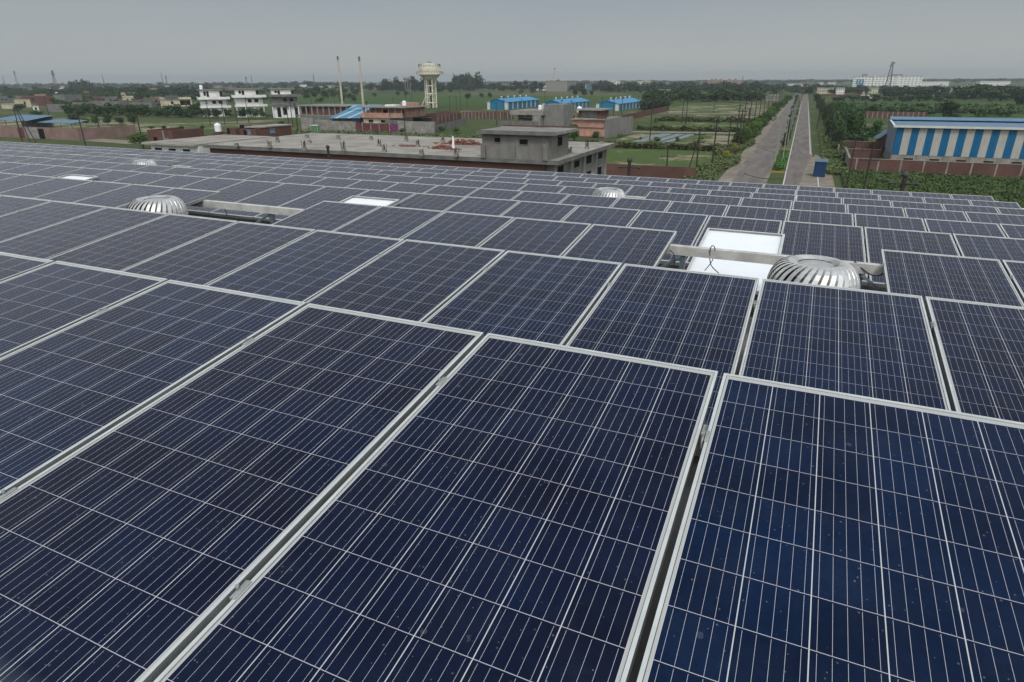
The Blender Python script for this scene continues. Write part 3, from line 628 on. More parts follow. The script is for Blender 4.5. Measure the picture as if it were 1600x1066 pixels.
tree_px(1436, 174, 161, 26, 'dark', 'low dark tree at the end of the long brick wall', lift=.0)
tree_px(1367, 208, 196, 14, 'dark', 'small dark bush in the green plot beside the striped warehouse', lift=.0, trunk=False, name='bush', cat='bush')
tree_px(1446, 158, 145, 26, 'dark', 'dark tree above the bushes right of the mast, before the white houses', lift=.05)
tree_px(1480, 157, 144, 30, 'dark', 'dark tree directly in front of the white house with a sloping wing', lift=.05)
tree_px(1399, 152, 139, 28, 'dark', 'dark tree in front of the long white hospital', lift=.05)
tree_px(1327, 146, 134, 17, 'dark', 'dark round tree left of the small white temple', lift=.0)
tree_px(1592, 172, 137, 30, 'dark', 'dark tall tree at the right edge of the photo', lift=.0)
tree_px(222, 234, 205, 48, 'bright', 'spreading green thorn tree left of the ruined brick house', lift=.25)
tree_px(896, 221, 193, 29, 'bright', 'bright green tree beside the salmon house behind the stair tower', lift=.0)
tree_px(931, 216, 205, 16, 'bright', 'small green bush against the grey end wall of the salmon house', lift=0, trunk=False, name='bush', cat='bush')
for px, pb, w, h_ in ((666, 208, 26, 15), (690, 207, 18, 12), (712, 208, 20, 12), (556, 202, 12, 8), (628, 209, 14, 11), (968, 218, 14, 11), (1027, 224, 16, 13), (1058, 222, 10, 8), (1001, 219, 8, 6), (1024, 193, 10, 9), (1096, 220, 12, 9)):
    tree_px(px, pb, pb-h_, w, 'bright', 'small bright green bush number at %s of the track behind the concrete slab' % 'side', lift=0, trunk=False, name='bush', cat='bush')
bl = sorted([o for o in COL.objects if o.get('category') == 'bush' and 'number at' in o['label']], key=lambda o: project(o.location)[0])
for i, o in enumerate(bl): o['label'] = 'small bright green bush, %s from the left of those behind the concrete slab' % ordn(i+1); o['group'] = 'bushes behind the slab'
for px, pb, pt_, w in ((495, 151, 133, 22), (510, 152, 141, 10), (586, 152, 145, 10), (556, 148, 142, 9), (622, 150, 142, 11), (635, 150, 141, 11), (732, 155, 144, 14), (752, 153, 144, 11), (765, 153, 143, 11), (703, 146, 136, 12), (813, 147, 141, 10), (832, 147, 139, 10), (898, 151, 136, 14), (912, 151, 137, 18), (924, 150, 141, 10), (1000, 146, 139, 9)):
    tree_px(px, pb, pt_, w, 'dark', 'x', lift=.04, name='field_tree', group='lone trees in the far green fields')
fl = sorted([o for o in COL.objects if o.name.startswith('field_tree')], key=lambda o: project(o.location)[0])
for i, o in enumerate(fl): o['label'] = 'lone dark tree, %s from the left of those dotting the far green fields' % ordn(i+1)
# garden trees before the white houses
gl = []
for px, pb, pt_, w in ((243, 180, 166, 22), (262, 184, 170, 24), (282, 184, 172, 22), (300, 184, 171, 22), (322, 185, 168, 26), (340, 186, 168, 26), (356, 184, 171, 18), (380, 186, 168, 24), (400, 187, 166, 28), (412, 184, 174, 16), (440, 199, 188, 16), (150, 196, 178, 20), (170, 196, 177, 22), (190, 196, 180, 16), (210, 196, 176, 22), (316, 204, 194, 10), (237, 203, 195, 14), (257, 203, 196, 12), (284, 203, 196, 12), (118, 195, 176, 22), (135, 196, 180, 16), (60, 182, 170, 24), (30, 175, 160, 22)):
    gl.append((px, tree_px(px, pb, pt_, w, random.choice(['round', 'bright', 'dark']), 'x', lift=.06, name='garden_tree', group='garden trees at left')))
for i, (px, o) in enumerate(sorted(gl, key=lambda q: q[0])): o['label'] = 'low garden tree, %s from the left in the belt of trees before the left houses' % ordn(i+1)
# far tree masses
def belt(px0, px1, y0, y1, n, h, w, rnd=.35):
    r = []
    for i in range(n):
        y = random.uniform(y0, y1); px = px0+(px1-px0)*(i+random.random())/n; x = atY(px, 140, y).x
        r.append((x, y, h*random.uniform(1-rnd, 1+rnd), w*random.uniform(.7, 1.3)))
    return r
wood('far_wood', belt(560, 960, 700, 880, 90, 9.5, 15), 'dark', 'long dark wood beyond the fields behind the water tower and blue sheds')
wood('far_wood', belt(708, 752, 730, 760, 12, 22, 15, .15), 'dark', 'tall clump of eucalyptus trees rising from the wood left of centre')
wood('far_wood', belt(600, 690, 640, 700, 22, 14, 13, .3), 'dark', 'dark trees directly behind the water tower legs')
wood('far_wood', belt(940, 1190, 640, 800, 80, 8.5, 17), 'dark', 'broad dark wood below the pink palace building')
wood('far_wood', belt(1006, 1190, 385, 450, 46, 5.5, 11), 'round', 'belt of green bushes right of the blue sheds')
wood('far_wood', belt(1003, 1042, 262, 300, 16, 4.6, 6.5), 'dark', 'dark trees inside the brick compound beside the blue sheds')
wood('far_wood', belt(1190, 1310, 560, 900, 44, 6.5, 12), 'dark', 'dark trees around the far end of the road')
wood('far_wood', belt(1305, 1480, 410, 440, 16, 3.6, 8), 'dark', 'scattered bushes in the fields above the long low brick wall')
wood('far_wood', belt(1310, 1600, 620, 800, 60, 5.5, 15), 'dark', 'dark tree belt before the long white hospital')
wood('far_wood', belt(1500, 1600, 430, 520, 24, 6.8, 15), 'dark', 'dark trees at right above the striped warehouse')
wood('far_wood', belt(1385, 1470, 500, 560, 14, 6, 11), 'dark', 'dark hedge trees in the field before the hospital')
wood('far_wood', belt(0, 560, 900, 1300, 150, 11, 24), 'dark', 'hazy trees among the far town at left')
wood('far_wood', belt(0, 330, 380, 600, 130, 8.0, 12), 'dark', 'dark trees between the houses of the near town at left')
wood('far_wood', belt(330, 560, 520, 640, 36, 7, 12), 'round', 'green trees behind the white three storey houses')
wood('far_wood', belt(0, 1600, 1700, 2400, 150, 10.5, 50, .12), 'dark', 'thin hazy line of trees along the horizon')
wood('far_wood', belt(0, 250, 300, 420, 60, 5.5, 9), 'round', 'trees among the grey block walls at left')
wood('far_wood', belt(95, 300, 168, 190, 44, 4.0, 6), 'round', 'line of scrubby green bushes before the grey block walls at left')
wood('far_wood', belt(300, 560, 300, 500, 34, 5.0, 8), 'round', 'green trees scattered behind the three storey houses')
wood('far_wood', belt(1320, 1600, 250, 285, 16, 2.4, 6), 'round', 'low bushes in the crop behind the striped warehouse')
wood('far_wood', belt(112, 142, 560, 580, 7, 17, 13, .1), 'dark', 'tall dark round clump of trees above the town at far left')
wood('far_wood', belt(80, 330, 205, 222, 50, 4.2, 6.5), 'round', 'row of green shrubs crossing the fields before the left houses')
wood('far_wood', [(random.uniform(6.5, 12), random.uniform(138, 300), random.uniform(2.6, 5.2), random.uniform(3, 5)) for q in range(46)], 'round', 'thicket between the road and the long brick wall')

# ------------------------------------------------------------------ poles, lamp posts, masts, wires
def pole(px, pyb, pyt, label, arms=(.12, .3), r=.125, w=1.5, brace=None, group=None, m='rust', name='utility_pole', Y=None):
    g = G(px, pyb) if Y is None else Vector((atY(px, pyb, Y).x, Y, 0)); h = atY(px, pyt, g.y).z
    o = thing(name, g, label, 'utility pole', group)
    MB().bar((0, 0, 0), (random.uniform(-.1, .1), 0, h), r, r*.7, 6).build('shaft', M[m], o)
    for a in arms:
        z = h*(1-a) if a < 1 else h-a
        mb = MB().box(-w/2, w/2, -.04, .04, z-.05, z+.05)
        mb.build('crossarm', M[m], o)
        mi = MB()
        for u in (-w*.46, w*.46): mi.lathe([(.03, .05), (.055, .10), (.03, .15), (.055, .2), (.02, .25)], 8, (u, 0, z))
        mi.build('insulators', M['soot_and_vent_shade'], o)
    if brace:
        q = G(*brace); q.y = g.y; MB().bar((q.x-g.x, 0, 0), (0, 0, h*.88), r*.7, n=5).build('brace', M[m], o)
    return o, h
P1 = 'steel utility poles left of the road'
pole(1042, 262, 227, 'short dark utility pole with two crossarms in the nearest green plot', (.12, .45), Y=92, w=1.9)
pole(1088, 262, 204, 'rusty utility pole with two crossarms and a long slanting strut left of the road', (.1, .28), brace=(1083, 262), Y=93)
pole(1112, 262, 190, 'tall rusty utility pole right of the strutted pole', (.02,), Y=97, w=.9)
pole(1135, 246, 181, 'tall thin utility pole at the edge of the roadside weeds', (.04, .12))
pole(1152, 237, 172, 'thin utility pole beside the yellow weeds', (.04, .14))
pole(1165, 225, 168, 'utility pole standing among the first tall hedge bushes', (.05, .15), w=1.2)
ys = [150, 166, 184, 204, 226, 250, 278, 310, 346, 388, 435]
for i, y in enumerate(ys):
    x = -13.6-.0155*(y-90); g = Vector((x, y, 0)); o = thing('utility_pole', g, '%s thin pole, counted from the camera, in the line receding behind the hedge' % ordn(i+1), 'utility pole', P1)
    MB().bar((0, 0, 0), (0, 0, 7.2), .12, .09).build('shaft', M['rust'], o); MB().box(-.7, .7, -.06, .06, 6.6, 6.74).build('crossarm', M['rust'], o)
    if i % 3 == 1: MB().bar((-2.2, 0, 0), (0, 0, 6.3), .055).build('brace', M['rust'], o)
for i, (px, pb, pt_) in enumerate(((1015, 220, 163), (1065, 193, 151), (1071, 196, 153), (1043, 178, 148), (1115, 176, 156), (996, 170, 150), (958, 192, 150), (971, 188, 152), (940, 180, 152))):
    pole(px, pb, pt_, 'x', (.06,), r=.115, w=.9, group='poles in the middle fields', name='field_pole')
for i, (px, pb, pt_) in enumerate(((776, 195, 160), (788, 188, 150), (815, 172, 155), (703, 172, 150), (713, 172, 150), (720, 172, 145), (730, 171, 152), (634, 165, 147), (644, 165, 146), (614, 165, 153), (892, 192, 157), (877, 193, 155), (556, 163, 151), (523, 164, 151), (487, 165, 151), (851, 165, 143))):
    pole(px, pb, pt_, 'x', (.06,), r=.125, w=.9, group='poles in the middle fields', name='field_pole')
for i, (px, pb, pt_) in enumerate(((576, 200, 158), (634, 216, 178), (466, 209, 160), (352, 196, 157), (371, 193, 160), (329, 196, 156), (389, 192, 152), (458, 200, 160), (452, 200, 164))):
    pole(px, pb, pt_, 'x', (.06, .14), r=.115, w=1.0, group='poles before the left houses', name='yard_pole')
for nm, txt in (('field_pole', 'thin utility pole, %s from the left of those in the middle fields'), ('yard_pole', 'dark utility pole, %s from the left of those before the left and gated buildings')):
    for i, o in enumerate(sorted([o for o in COL.objects if o.name.startswith(nm)], key=lambda o: project(o.location)[0])): o['label'] = txt % ordn(i+1)
pole(134, 228, 172, 'leaning dark utility pole at left beyond the long brick compound wall', (.05, .15), Y=86)
pole(158, 212, 164, 'dark utility pole standing in the left green field', (.05, .12))
pole(225, 233, 166, 'tall dark pole rising from the spreading thorn tree', (.06, .2), w=1.)
pole(78, 185, 152, 'thin pole behind the blue canopy at left', (.05,)); pole(188, 174, 153, 'thin pole before the grey block wall at left', (.05,))
hp = thing('h_frame_pole', G(42, 222), 'dark three legged pole frame beside the blue roofed compound at left', 'utility pole'); hz_ = atY(36, 168, hp.location.y).z
for q, (a, b_) in enumerate(((-1.6, -1.2), (1.2, -.6), (3.2, -.2))): MB().bar((a, 0, 0), (b_, 0, hz_), .11, .08).build('leg', M['rust'], hp)
MB().box(-1.9, .3, -.06, .06, hz_*.9, hz_*.9+.14).build('crossarm', M['rust'], hp)
# right of the road
pole(1322, 292, 214, 'tall rusty utility pole with a crossarm beside the brick plots at right', (.0,), Y=80, w=2.3, r=.09)
pole(1350, 292, 224, 'rusty utility pole with two crossarms before the long brick wall', (.12, .3), Y=78, w=1.9, r=.1)
for i, (px, pb, pt_) in enumerate(((1311, 240, 182), (1298, 231, 176), (1293, 214, 168), (1288, 206, 166), (1276, 202, 156), (1280, 190, 154), (1283, 182, 152))):
    pole(px, pb, pt_, '%s thin utility pole, from the right, among the trees right of the road' % ordn(i+1), (.04,), r=.12, w=1.1, group='poles among the roadside trees')
# pole heads just beyond the roof edge
for px, pyt, Y, lab in ((984, 250, 27, 'dark pole head with a ball and crossarm behind the roof edge near the centre'), (1415, 273, 26, 'dark pole head with a ball and crossarm behind the roof edge at right'), (512, 230, 30, 'small dark pole head before the concrete slab left of centre')):
    a = atY(px, pyt, Y); o = thing('service_pole', (a.x, Y, 0), lab, 'utility pole', 'service poles beyond the roof edge')
    MB().bar((0, 0, 0), (0, 0, a.z), .09, .07).build('shaft', M['rust'], o)
    MB().lathe([(.02, -.12), (.10, -.06), (.12, 0), (.10, .06), (.02, .12)], 12, (0, 0, a.z)).build('ball', M['soot_and_vent_shade'], o, smooth=True)
    if px != 512:
        mb = MB().bar((-.42, 0, a.z-.30), (.42, 0, a.z-.30), .035)
        for u in (-.42, .42): mb.lathe([(.02, -.07), (.07, 0), (.02, .07)], 10, (u, 0, a.z-.30))
        mb.build('crossarm', M['soot_and_vent_shade'], o)
# lamp posts in the median
for i, y in enumerate((100, 106, 131, 135, 158, 180, 206, 238, 275, 320, 370)):
    x = -2.95-.0155*(y-90)-(.9 if i in (0, 2) else 0); o = thing('lamp_post', (x, y, .16), '%s grey double armed lamp post, counted from the camera, in the median strip' % ordn(i+1), 'lamp post', 'lamp posts in the median')
    MB().bar((0, 0, 0), (0, 0, 6.6), .08, .05, 8).build('post', M['greypole'], o)
    for s_ in (-1, 1):
        MB().bar((0, 0, 6.4), (s_*.9, 0, 6.8), .03).build('arm', M['greypole'], o); MB().box(min(s_*.85, s_*1.3), max(s_*.85, s_*1.3), -.1, .1, 6.75, 6.86).build('lamp_head', M['greypole'], o)
# wires slung over the road in front
def wire(a, b_, sag, label, r=.018):
    a, b_ = Vector(a), Vector(b_); pts = [a.lerp(b_, t_/14)-Vector((0, 0, sag*4*(t_/14)*(1-t_/14))) for t_ in range(15)]
    ob = MB().path([p-a for p in pts], r, 5).build('wire', M['black']); ob.location = a; return tag(ob, label, 'wire')
wire(atY(1163, 271, 70), atY(1222, 279, 70), .25, 'bundled black wire hanging over the road behind the roof edge', .03)
wire(atY(1190, 231, 100), atY(1226, 237, 100), .3, 'thin black wire crossing the left carriageway', .02)
wire(atY(1402, 245, 85), atY(1440, 272, 30), .6, 'thin wire running down to the pole head at right', .012)
for (xa, ya), (xb, yb), h_, lab in (((-10.9, 84), (-13.9, 150), 6.9, 'thin wire strung above the hedge left of the road, nearer stretch'), ((-13.9, 150), (-15.2, 226), 6.9, 'thin wire strung above the hedge left of the road, farther stretch'), ((2.8, 80), (3.6, 150), 7.0, 'thin wire strung over the verge right of the road')):
    wire((xa, ya, h_), (xb, yb, h_), .9, lab, .022)
# distant masts
def mast(px, pyb, pyt, Y, label, lean=0, w=1.6, thick=.14, antennas=True):
    b0 = atY(px, pyb, Y); top = atY(px, pyt, Y).z; o = thing('radio_mast', (b0.x, Y, 0), label, 'radio mast', 'distant masts')
    mb = MB(); H = top
    for sx_ in (-1, 1):
        for sy_ in (-1, 1): mb.bar((sx_*w, sy_*w, 0), (sx_*w*.25, sy_*w*.25, H), thick*1.3, thick*.8, 4)
    n = 10
    for i in range(n):
        z0, z1 = H*i/n, H*(i+1)/n; w0, w1 = w*(1-.75*i/n), w*(1-.75*(i+1)/n); s_ = 1 if i % 2 else -1
        mb.bar((-s_*w0, -w0, z0), (s_*w1, -w1, z1), thick*.6, n=4); mb.bar((w0, -s_*w0, z0), (w1, s_*w1, z1), thick*.6, n=4); mb.bar((-w1, -w1, z1), (w1, -w1, z1), thick*.6, n=4)
    mb.build('lattice', M['mast'], o)
    if antennas:
        ma = MB()
        for z, a in ((H*.97, 0), (H*.97, 2), (H*.86, 1), (H*.86, 3.5), (H*.9, 5)): ma.bar((math.cos(a)*w*.6, math.sin(a)*w*.6, z-H*.05), (math.cos(a)*w*.6, math.sin(a)*w*.6, z+H*.03), w*.22, n=6)
        ma.build('antennas', M['mast'], o)
for px, pb, pt_, Y, lab in ((8, 134, 118, 900, 'faint leaning mast at the far left edge'), (28, 134, 110, 760, 'second mast from the left on the skyline'), (91, 148, 110, 420, 'tallest lattice telecom mast at left with clustered antennas'), (163, 132, 117, 900, 'thin mast right of the tall round tree clump'), (255, 131, 114, 900, 'thin mast above the far town, left one of a close pair'), (261, 131, 118, 800, 'stout mast with antennas, right one of a close pair'),
        (386, 134, 120, 800, 'stout mast between the two white houses'), (394, 131, 118, 900, 'thin mast right above the second white house'), (491, 130, 115, 900, 'thin mast left of the two chimneys'), (1156+4, 128, 119, 1200, 'faint mast right of the pink palace')):
    mast(px, pb, pt_, Y, lab, w=1.7 if 'thin' not in lab and 'faint' not in lab else .8, thick=.2, antennas='thin' not in lab and 'faint' not in lab)
mast(1387, 136, 97, 900, 'tall lattice telecom mast in front of the long white hospital', w=2.9, thick=.42)

# ------------------------------------------------------------------ buildings
def wins(parent, face, x, y, rects, m='dark', frame=None, name='window'):
    """openings on a wall. face '-y': rects (x0,x1,z0,z1) on plane y; '+x'/'-x': rects (y0,y1,z0,z1) on plane x (local)"""
    for a, b_, z0, z1 in rects:
        mb = MB(); fr = MB(); e = .06
        if face == '-y':
            mb.box(a, b_, y-.03, y+.02, z0, z1); fr.box(a-e, b_+e, y-.06, y, z0-e, z0).box(a-e, b_+e, y-.10, y, z1, z1+e)
        elif face == '+x':
            mb.box(x-.02, x+.03, a, b_, z0, z1); fr.box(x, x+.06, a-e, b_+e, z0-e, z0).box(x, x+.10, a-e, b_+e, z1, z1+e)
        else:
            mb.box(x-.03, x+.02, a, b_, z0, z1); fr.box(x-.06, x, a-e, b_+e, z0-e, z0).box(x-.10, x, a-e, b_+e, z1, z1+e)
        o = mb.build(name, M[m], parent)
        if frame: fr.build('frame', M[frame], o)
def span(pxl, pxr, pyb, pyt, Y=None):
    Y = G(pxr, pyb).y if Y is None else Y
    return atY(pxl, pyb, Y).x, atY(pxr, pyb, Y).x, Y, atY((pxl+pxr)/2, pyt, Y).z
def part(name, m, parent, *boxes):
    mb = MB()
    for b_ in boxes: mb.box(*b_)
    return mb.build(name, M[m], parent)

# --- unfinished concrete building next door
SZ = 6.15
sl_ = thing('concrete_building', (-17.6, 47.5, 0), 'unfinished grey concrete building with a wide flat roof slab beyond the panels', 'building')
W1, D1 = 38.4, 16.3
part('roof', 'concrete_roof', sl_, (-W1, 0, 0, D1, SZ-.16, SZ))
mb = MB()
for a in ((-W1-.02, .02, -.02, .0, SZ-.32, SZ+.012), (-W1-.02, 0.02, D1, D1+.02, SZ-.3, SZ+.012), (0.0, .02, 0, D1, SZ-.32, SZ+.012), (-W1-.02, -W1, 0, D1, SZ-.3, SZ+.012)): mb.box(*a)
mb.build('slab_edge', M['darkconc'], sl_)
part('wall', 'render', sl_, (-W1+.8, -.7, .8, D1-.8, 0, SZ-.162))
part('pillar', 'concrete', sl_, *[(-.7, -.52, y, y+.3, 0, SZ-.17) for y in (.9, 4.6, 8.2, 11.8, 15.1)])
wins(sl_, '+x', -.7, 0, [(y, y+1.3, SZ-1.25, SZ-.65) for y in (1.9, 6.0, 13.0)]+[(y, y+1.2, SZ-3.3, SZ-2.0) for y in (2.2, 6.0, 9.6, 13.0)], frame='concrete')
part('window', 'dark', sl_, (-.7, -.66, 9.4, 10.8, SZ-1.3, SZ-.6))
wins(sl_, '-y', 0, .8, [(-W1+2+3.6*i, -W1+3.4+3.6*i, SZ-1.2, SZ-.75) for i in range(10)], frame='concrete')
part('parapet_dwarf_wall', 'brick', sl_, (-W1+.5, -1.2, -.0+.35, .55, SZ-.9, SZ-.33))
dish = MB(); dish.lathe([(.02, 0), (.22, .05), (.38, .14), (.42, .2)], 20, cap=False); d_ = dish.build('satellite_dish', M['greypole']); d_.location = (-17.95, 57.6, 3.7); d_.rotation_euler = (math.radians(70), 0, math.radians(70)); tag(d_, 'round grey satellite dish on the side wall of the concrete building', 'satellite dish')
# stair tower
YT = G(857, 251, SZ).y; sx0, sx1 = atY(754, 247, YT).x, atY(857, 250, YT).x
st = thing('stair_tower', (sx1, YT, SZ), 'grey rendered stair tower with a thin flat roof on the concrete slab', 'stair tower')
ww, hh, dd = sx1-sx0, atY(857, 211, YT).z-SZ, 4.6
part('wall', 'render', st, (-ww, 0, 0, dd, .002, hh))
part('roof', 'concrete', st, (-ww-.25, .75, -.45, dd+.5, hh+.002, hh+.22)); part('roof_edge', 'darkconc', st, (-ww-.27, .77, -.48, -.452, hh-.03, hh+.26))
part('brick_course', 'brick', st, (-ww-.2, .7, dd+.2, dd+.45, hh+.223, hh+.33))
part('pilaster', 'render', st, (-ww-.05, -ww+.35, -.22, -.002, .002, 1.0), (-ww*.5-.05, -ww*.5+.05, -.2, -.002, .002, 1.25), (-.42, -.02, -.22, -.002, .002, 1.25))
fr_ = lambda px0, px1, p0, p1: (atY(px0, 220, YT).x-sx1, atY(px1, 220, YT).x-sx1, atY(780, p1, YT).z-SZ, atY(780, p0, YT).z-SZ)
wins(st, '-y', 0, 0, [fr_(773, 781.5, 215, 222.5), fr_(812, 824.5, 216.5, 224.5)], frame='render')
wins(st, '+x', 0, 0, [(2.0, 3.0, hh-1.0, hh-.3)], frame='render')
# column stubs with rebar
stubs = [(370, 229, 224), (422, 231, 219), (476, 235, 219), (434, 223, 210), (537, 236, 220), (601, 238, 224), (593, 229, 217), (653, 230, 218), (659, 243, 233), (713, 245, 231), (692, 223, 214), (635, 221, 212), (580, 219, 212), (529, 218, 211), (480, 216, 210), (890, 239, 229), (917, 233, 219), (940, 225, 220), (484, 224, 220)]
stubs.sort()
for i, (px, pb, pt_) in enumerate(stubs):
    g = G(px, pb, SZ); h = max(.35, atY(px, pt_, g.y).z-SZ); o = thing('column_stub', (g.x, g.y, SZ), 'column stub with rusty rebar, %s from the left on the concrete slab' % ordn(i+1), 'column stub', 'rebar stubs on the slab')
    part('stub', 'concrete', o, (-.16, .16, -.16, .16, .002, .25))
    mb = MB()
    for a in (-.12, 0, .12):
        for b_ in (-.12, .12): mb.bar((a, b_, .2), (a+random.uniform(-.1, .1), b_+random.uniform(-.05, .05), h*random.uniform(.8, 1.05)), .022, n=4)
    mb.build('rebar', M['rust'], o)
def heap(px, pb, w, d, h, n, label, z=SZ, m='debris'):
    g = G(px, pb, z); mb = MB()
    for i in range(n):
        a, b_ = random.gauss(0, w*.28), random.gauss(0, d*.28); zz = max(0, h*(1-(a/w*2)**2-(b_/d*2)**2))*random.random(); s_ = .11; t_ = random.random()*3
        p = [Vector((math.cos(t_)*u*s_-math.sin(t_)*v*s_*.5, math.sin(t_)*u*s_+math.cos(t_)*v*s_*.5, 0)) for u, v in ((-1, -1), (1, -1), (1, 1), (-1, 1))]
        q = [(a+k.x, b_+k.y, zz+.005) for k in p]+[(a+k.x, b_+k.y, zz+.08) for k in p]; mb.add(q, [(0, 3, 2, 1), (4, 5, 6, 7), (0, 1, 5, 4), (1, 2, 6, 5), (2, 3, 7, 6), (3, 0, 4, 7)])
    o = mb.build('brick_heap', M[m]); o.location = g; return tag(o, label, 'brick heap', kind='stuff')
heap(692, 233, 2.6, .8, .35, 160, 'small heap of broken bricks left of the white post on the slab'); heap(724, 226, 4.6, 1.0, .5, 260, 'longer heap of broken bricks right of the white post on the slab'); heap(640, 229, 3, .8, .1, 40, 'loose bricks scattered in the middle of the slab')
g = G(708.5, 233.5, SZ); tag(MB().bar((0, 0, 0), (0, 0, 1.15), .14, .06, 8).build('white_post', M['plastic']), 'white tapered post standing between the brick heaps on the slab', 'post').location = g
# low white wing at its left
wg = thing('white_wing', (-56.7, 47.6, 0), 'low white building with small dark windows left of the concrete slab', 'building')
part('wall', 'white', wg, (-7.2, -.1, 0, 10, 0, 5.95)); part('roof', 'concrete_roof', wg, (-7.8, -.08, -.6, 10.4, 5.952, 6.14)); wins(wg, '-y', 0, 0, [(-6.6+2.1*i, -5.6+2.1*i, 5.15, 5.6) for i in range(3)], frame='white')
# ruined brick house behind it
bz = 60.
def WX(px, Y): return atY(px, 220, Y).x
ru = thing('ruined_brick_house', (WX(233, bz), bz, 0), 'roofless red brick house with a dark window and a light window left of the slab', 'house')
x0, x1 = 0, WX(271, bz)-WX(233, bz); hR = atY(260, 204, bz).z
part('wall', 'brick', ru, (x0, x1, 0, .3, 0, hR), (x0, x0+.3, .3, 5, 0, hR-.002), (x1-.3, x1, .3, 5, 0, hR-.002), (x0+.3, x1-.3, 4.7, 5, 0, hR-.3))
part('pillar', 'concrete', ru, (x1*.62, x1*.62+.25, -.05, -.002, 0, hR-.02))
wins(ru, '-y', 0, 0, [(WX(241, bz)-WX(233, bz), WX(246, bz)-WX(233, bz), hR-1.7, hR-.9)]); wins(ru, '-y', 0, 0, [(WX(259, bz)-WX(233, bz), WX(264, bz)-WX(233, bz), hR-1.9, hR-.95)], m='paleblue')
bz2 = 69.
rb = thing('brick_row_house', (WX(296, bz2), bz2, 0), 'row of half built red brick rooms with a pale roof slab behind the concrete slab', 'house')
ox = WX(296, bz2); X = lambda px: WX(px, bz2)-ox; Z = lambda py: atY(370, py, bz2).z
part('wall', 'brick', rb, (0, X(377), 0, .25, 0, Z(216)), (X(377), X(402), 0, .25, 0, Z(201)), (X(402)-.25, X(402), .25, 7, 0, Z(200)), (X(377), X(377)+.25, .25, 7, 0, Z(201)), (X(377)+.25, X(402)-.25, 6.75, 7, 0, Z(200)), (0, X(377), 5, 5.25, 0, Z(212)))
part('room_wall', 'brick', rb, (X(343), X(354), 2, 2.25, 0, Z(203)), (X(343), X(343)+.2, 2.25, 5, 0, Z(204)), (X(369), X(378), 2.1, 2.3, 0, Z(197)))
part('roof', 'concrete_roof', rb, (X(378), X(402)+.1, .8, 7.2, Z(200)+.01, Z(200)+.15))
wins(rb, '+x', X(402), 0, [(2.6, 3.6, Z(209), Z(203))], m='paleblue', frame='concrete')
wins(rb, '-y', 0, 2.0, [(X(340.5), X(344), Z(214), Z(203)), (X(361), X(369), Z(212), Z(197))], name='doorway')
wins(rb, '-y', 0, 0, [(X(389), X(394), Z(209), Z(203))], m='paleblue', frame='concrete'); wins(rb, '-y', 0, 0, [(X(383), X(387), Z(212), Z(203))], name='doorway')
for px, pb, pt_ in ((314.5, 228, 219), (318.5, 228, 219), (362, 222, 212)): part('column', 'white', rb, (X(px)-.12, X(px)+.12, -.4, -.15, 0, Z(pt_)))
def tank(pos, r, h, label, m='plastic'):
    o = thing('water_tank', pos, label, 'water tank', 'plastic roof tanks')
    pr = [(r, 0)]
    for i in range(5): z = h*.75*i/5; pr += [(r, z+.02), (r*1.04, z+h*.05), (r, z+h*.1)]
    pr += [(r, h*.78), (r*.8, h*.88), (r*.3, h*.93)]
    MB().lathe(pr, 20).build('body', M[m], o, smooth=True); MB().lathe([(r*.3, h*.93), (r*.3, h), (r*.1, h)], 14).build('lid', M[m], o); return o
g_ = atY(341, 203, 72); tank((g_.x, 72, g_.z-.25), .48, 1.25, 'white plastic water tank on a brick stand behind the slab')
sd_ = thing('tank_stand', (g_.x, 72, 0), 'brick stand under the white water tank behind the slab', 'tank stand'); part('pier', 'brick', sd_, (-.5, .5, -.5, .5, 0, g_.z-.26))

# --- generic small building
def facing(pxl, pxr, pyb):
    """front face square to the line of sight: right corner, width, rotation, height function"""
    c = G((pxl+pxr)/2, pyb); n = Vector((c.x, c.y, 0)).normalized(); dist = c.x*n.x+c.y*n.y
    def hit(px, py): r = ray(px, py); k = dist/(r.x*n.x+r.y*n.y); return Vector((r.x*k, r.y*k, CAMZ+r.z*k))
    a, b_ = hit(pxl, pyb), hit(pxr, pyb); d = Vector((b_.x-a.x, b_.y-a.y, 0))
    return b_, d.length, math.atan2(d.y, d.x), hit
def house(pxl, pxr, pyb, pyt, depth, m, label, storeys=1, Y=None, roof='concrete_roof', over=.25, wn=3, name='house', cat='house', group=None, frame=True, par=0, roofm=None, wm='dark'):
    c_, w, rz_, hit = facing(pxl, pxr, pyb); h = hit((pxl+pxr)/2, pyt).z; Y, x1 = c_.y, c_.x
    o = thing(name, (c_.x, c_.y, 0), label, cat, group, rz=rz_+(.22 if w > 4 else 0)); w *= .93 if w > 4 else 1; sh = h/storeys
    part('wall', m, o, (-w, 0, 0, depth, 0, h-.15))
    part('roof', roofm or roof, o, (-w-over, over, -over, depth+over, h-.148, h))
    for s_ in range(1, storeys): part('floor_slab', roof, o, (-w-over, over+.02, -over-.6, depth+over, s_*sh-.1, s_*sh+.1))
    if wn:
        for s_ in range(storeys):
            wins(o, '-y', 0, 0, [(-w+(i+.5)*w/wn-.45, -w+(i+.5)*w/wn+.45, s_*sh+sh*.35, s_*sh+sh*.72) for i in range(wn)], m=wm, frame=m if frame else None)
            wins(o, '+x', 0, 0, [(depth*.25, depth*.25+.9, s_*sh+sh*.35, s_*sh+sh*.72), (depth*.65, depth*.65+.9, s_*sh+sh*.35, s_*sh+sh*.72)], m=wm, frame=m if frame else None)
    if par: part('parapet', m, o, (-w, 0, 0, .15, h, h+par), (-w, -w+.15, .15, depth, h, h+par), (-.15, 0, .15, depth, h, h+par))
    return o, (-w, w, h, sh, Y, x1)
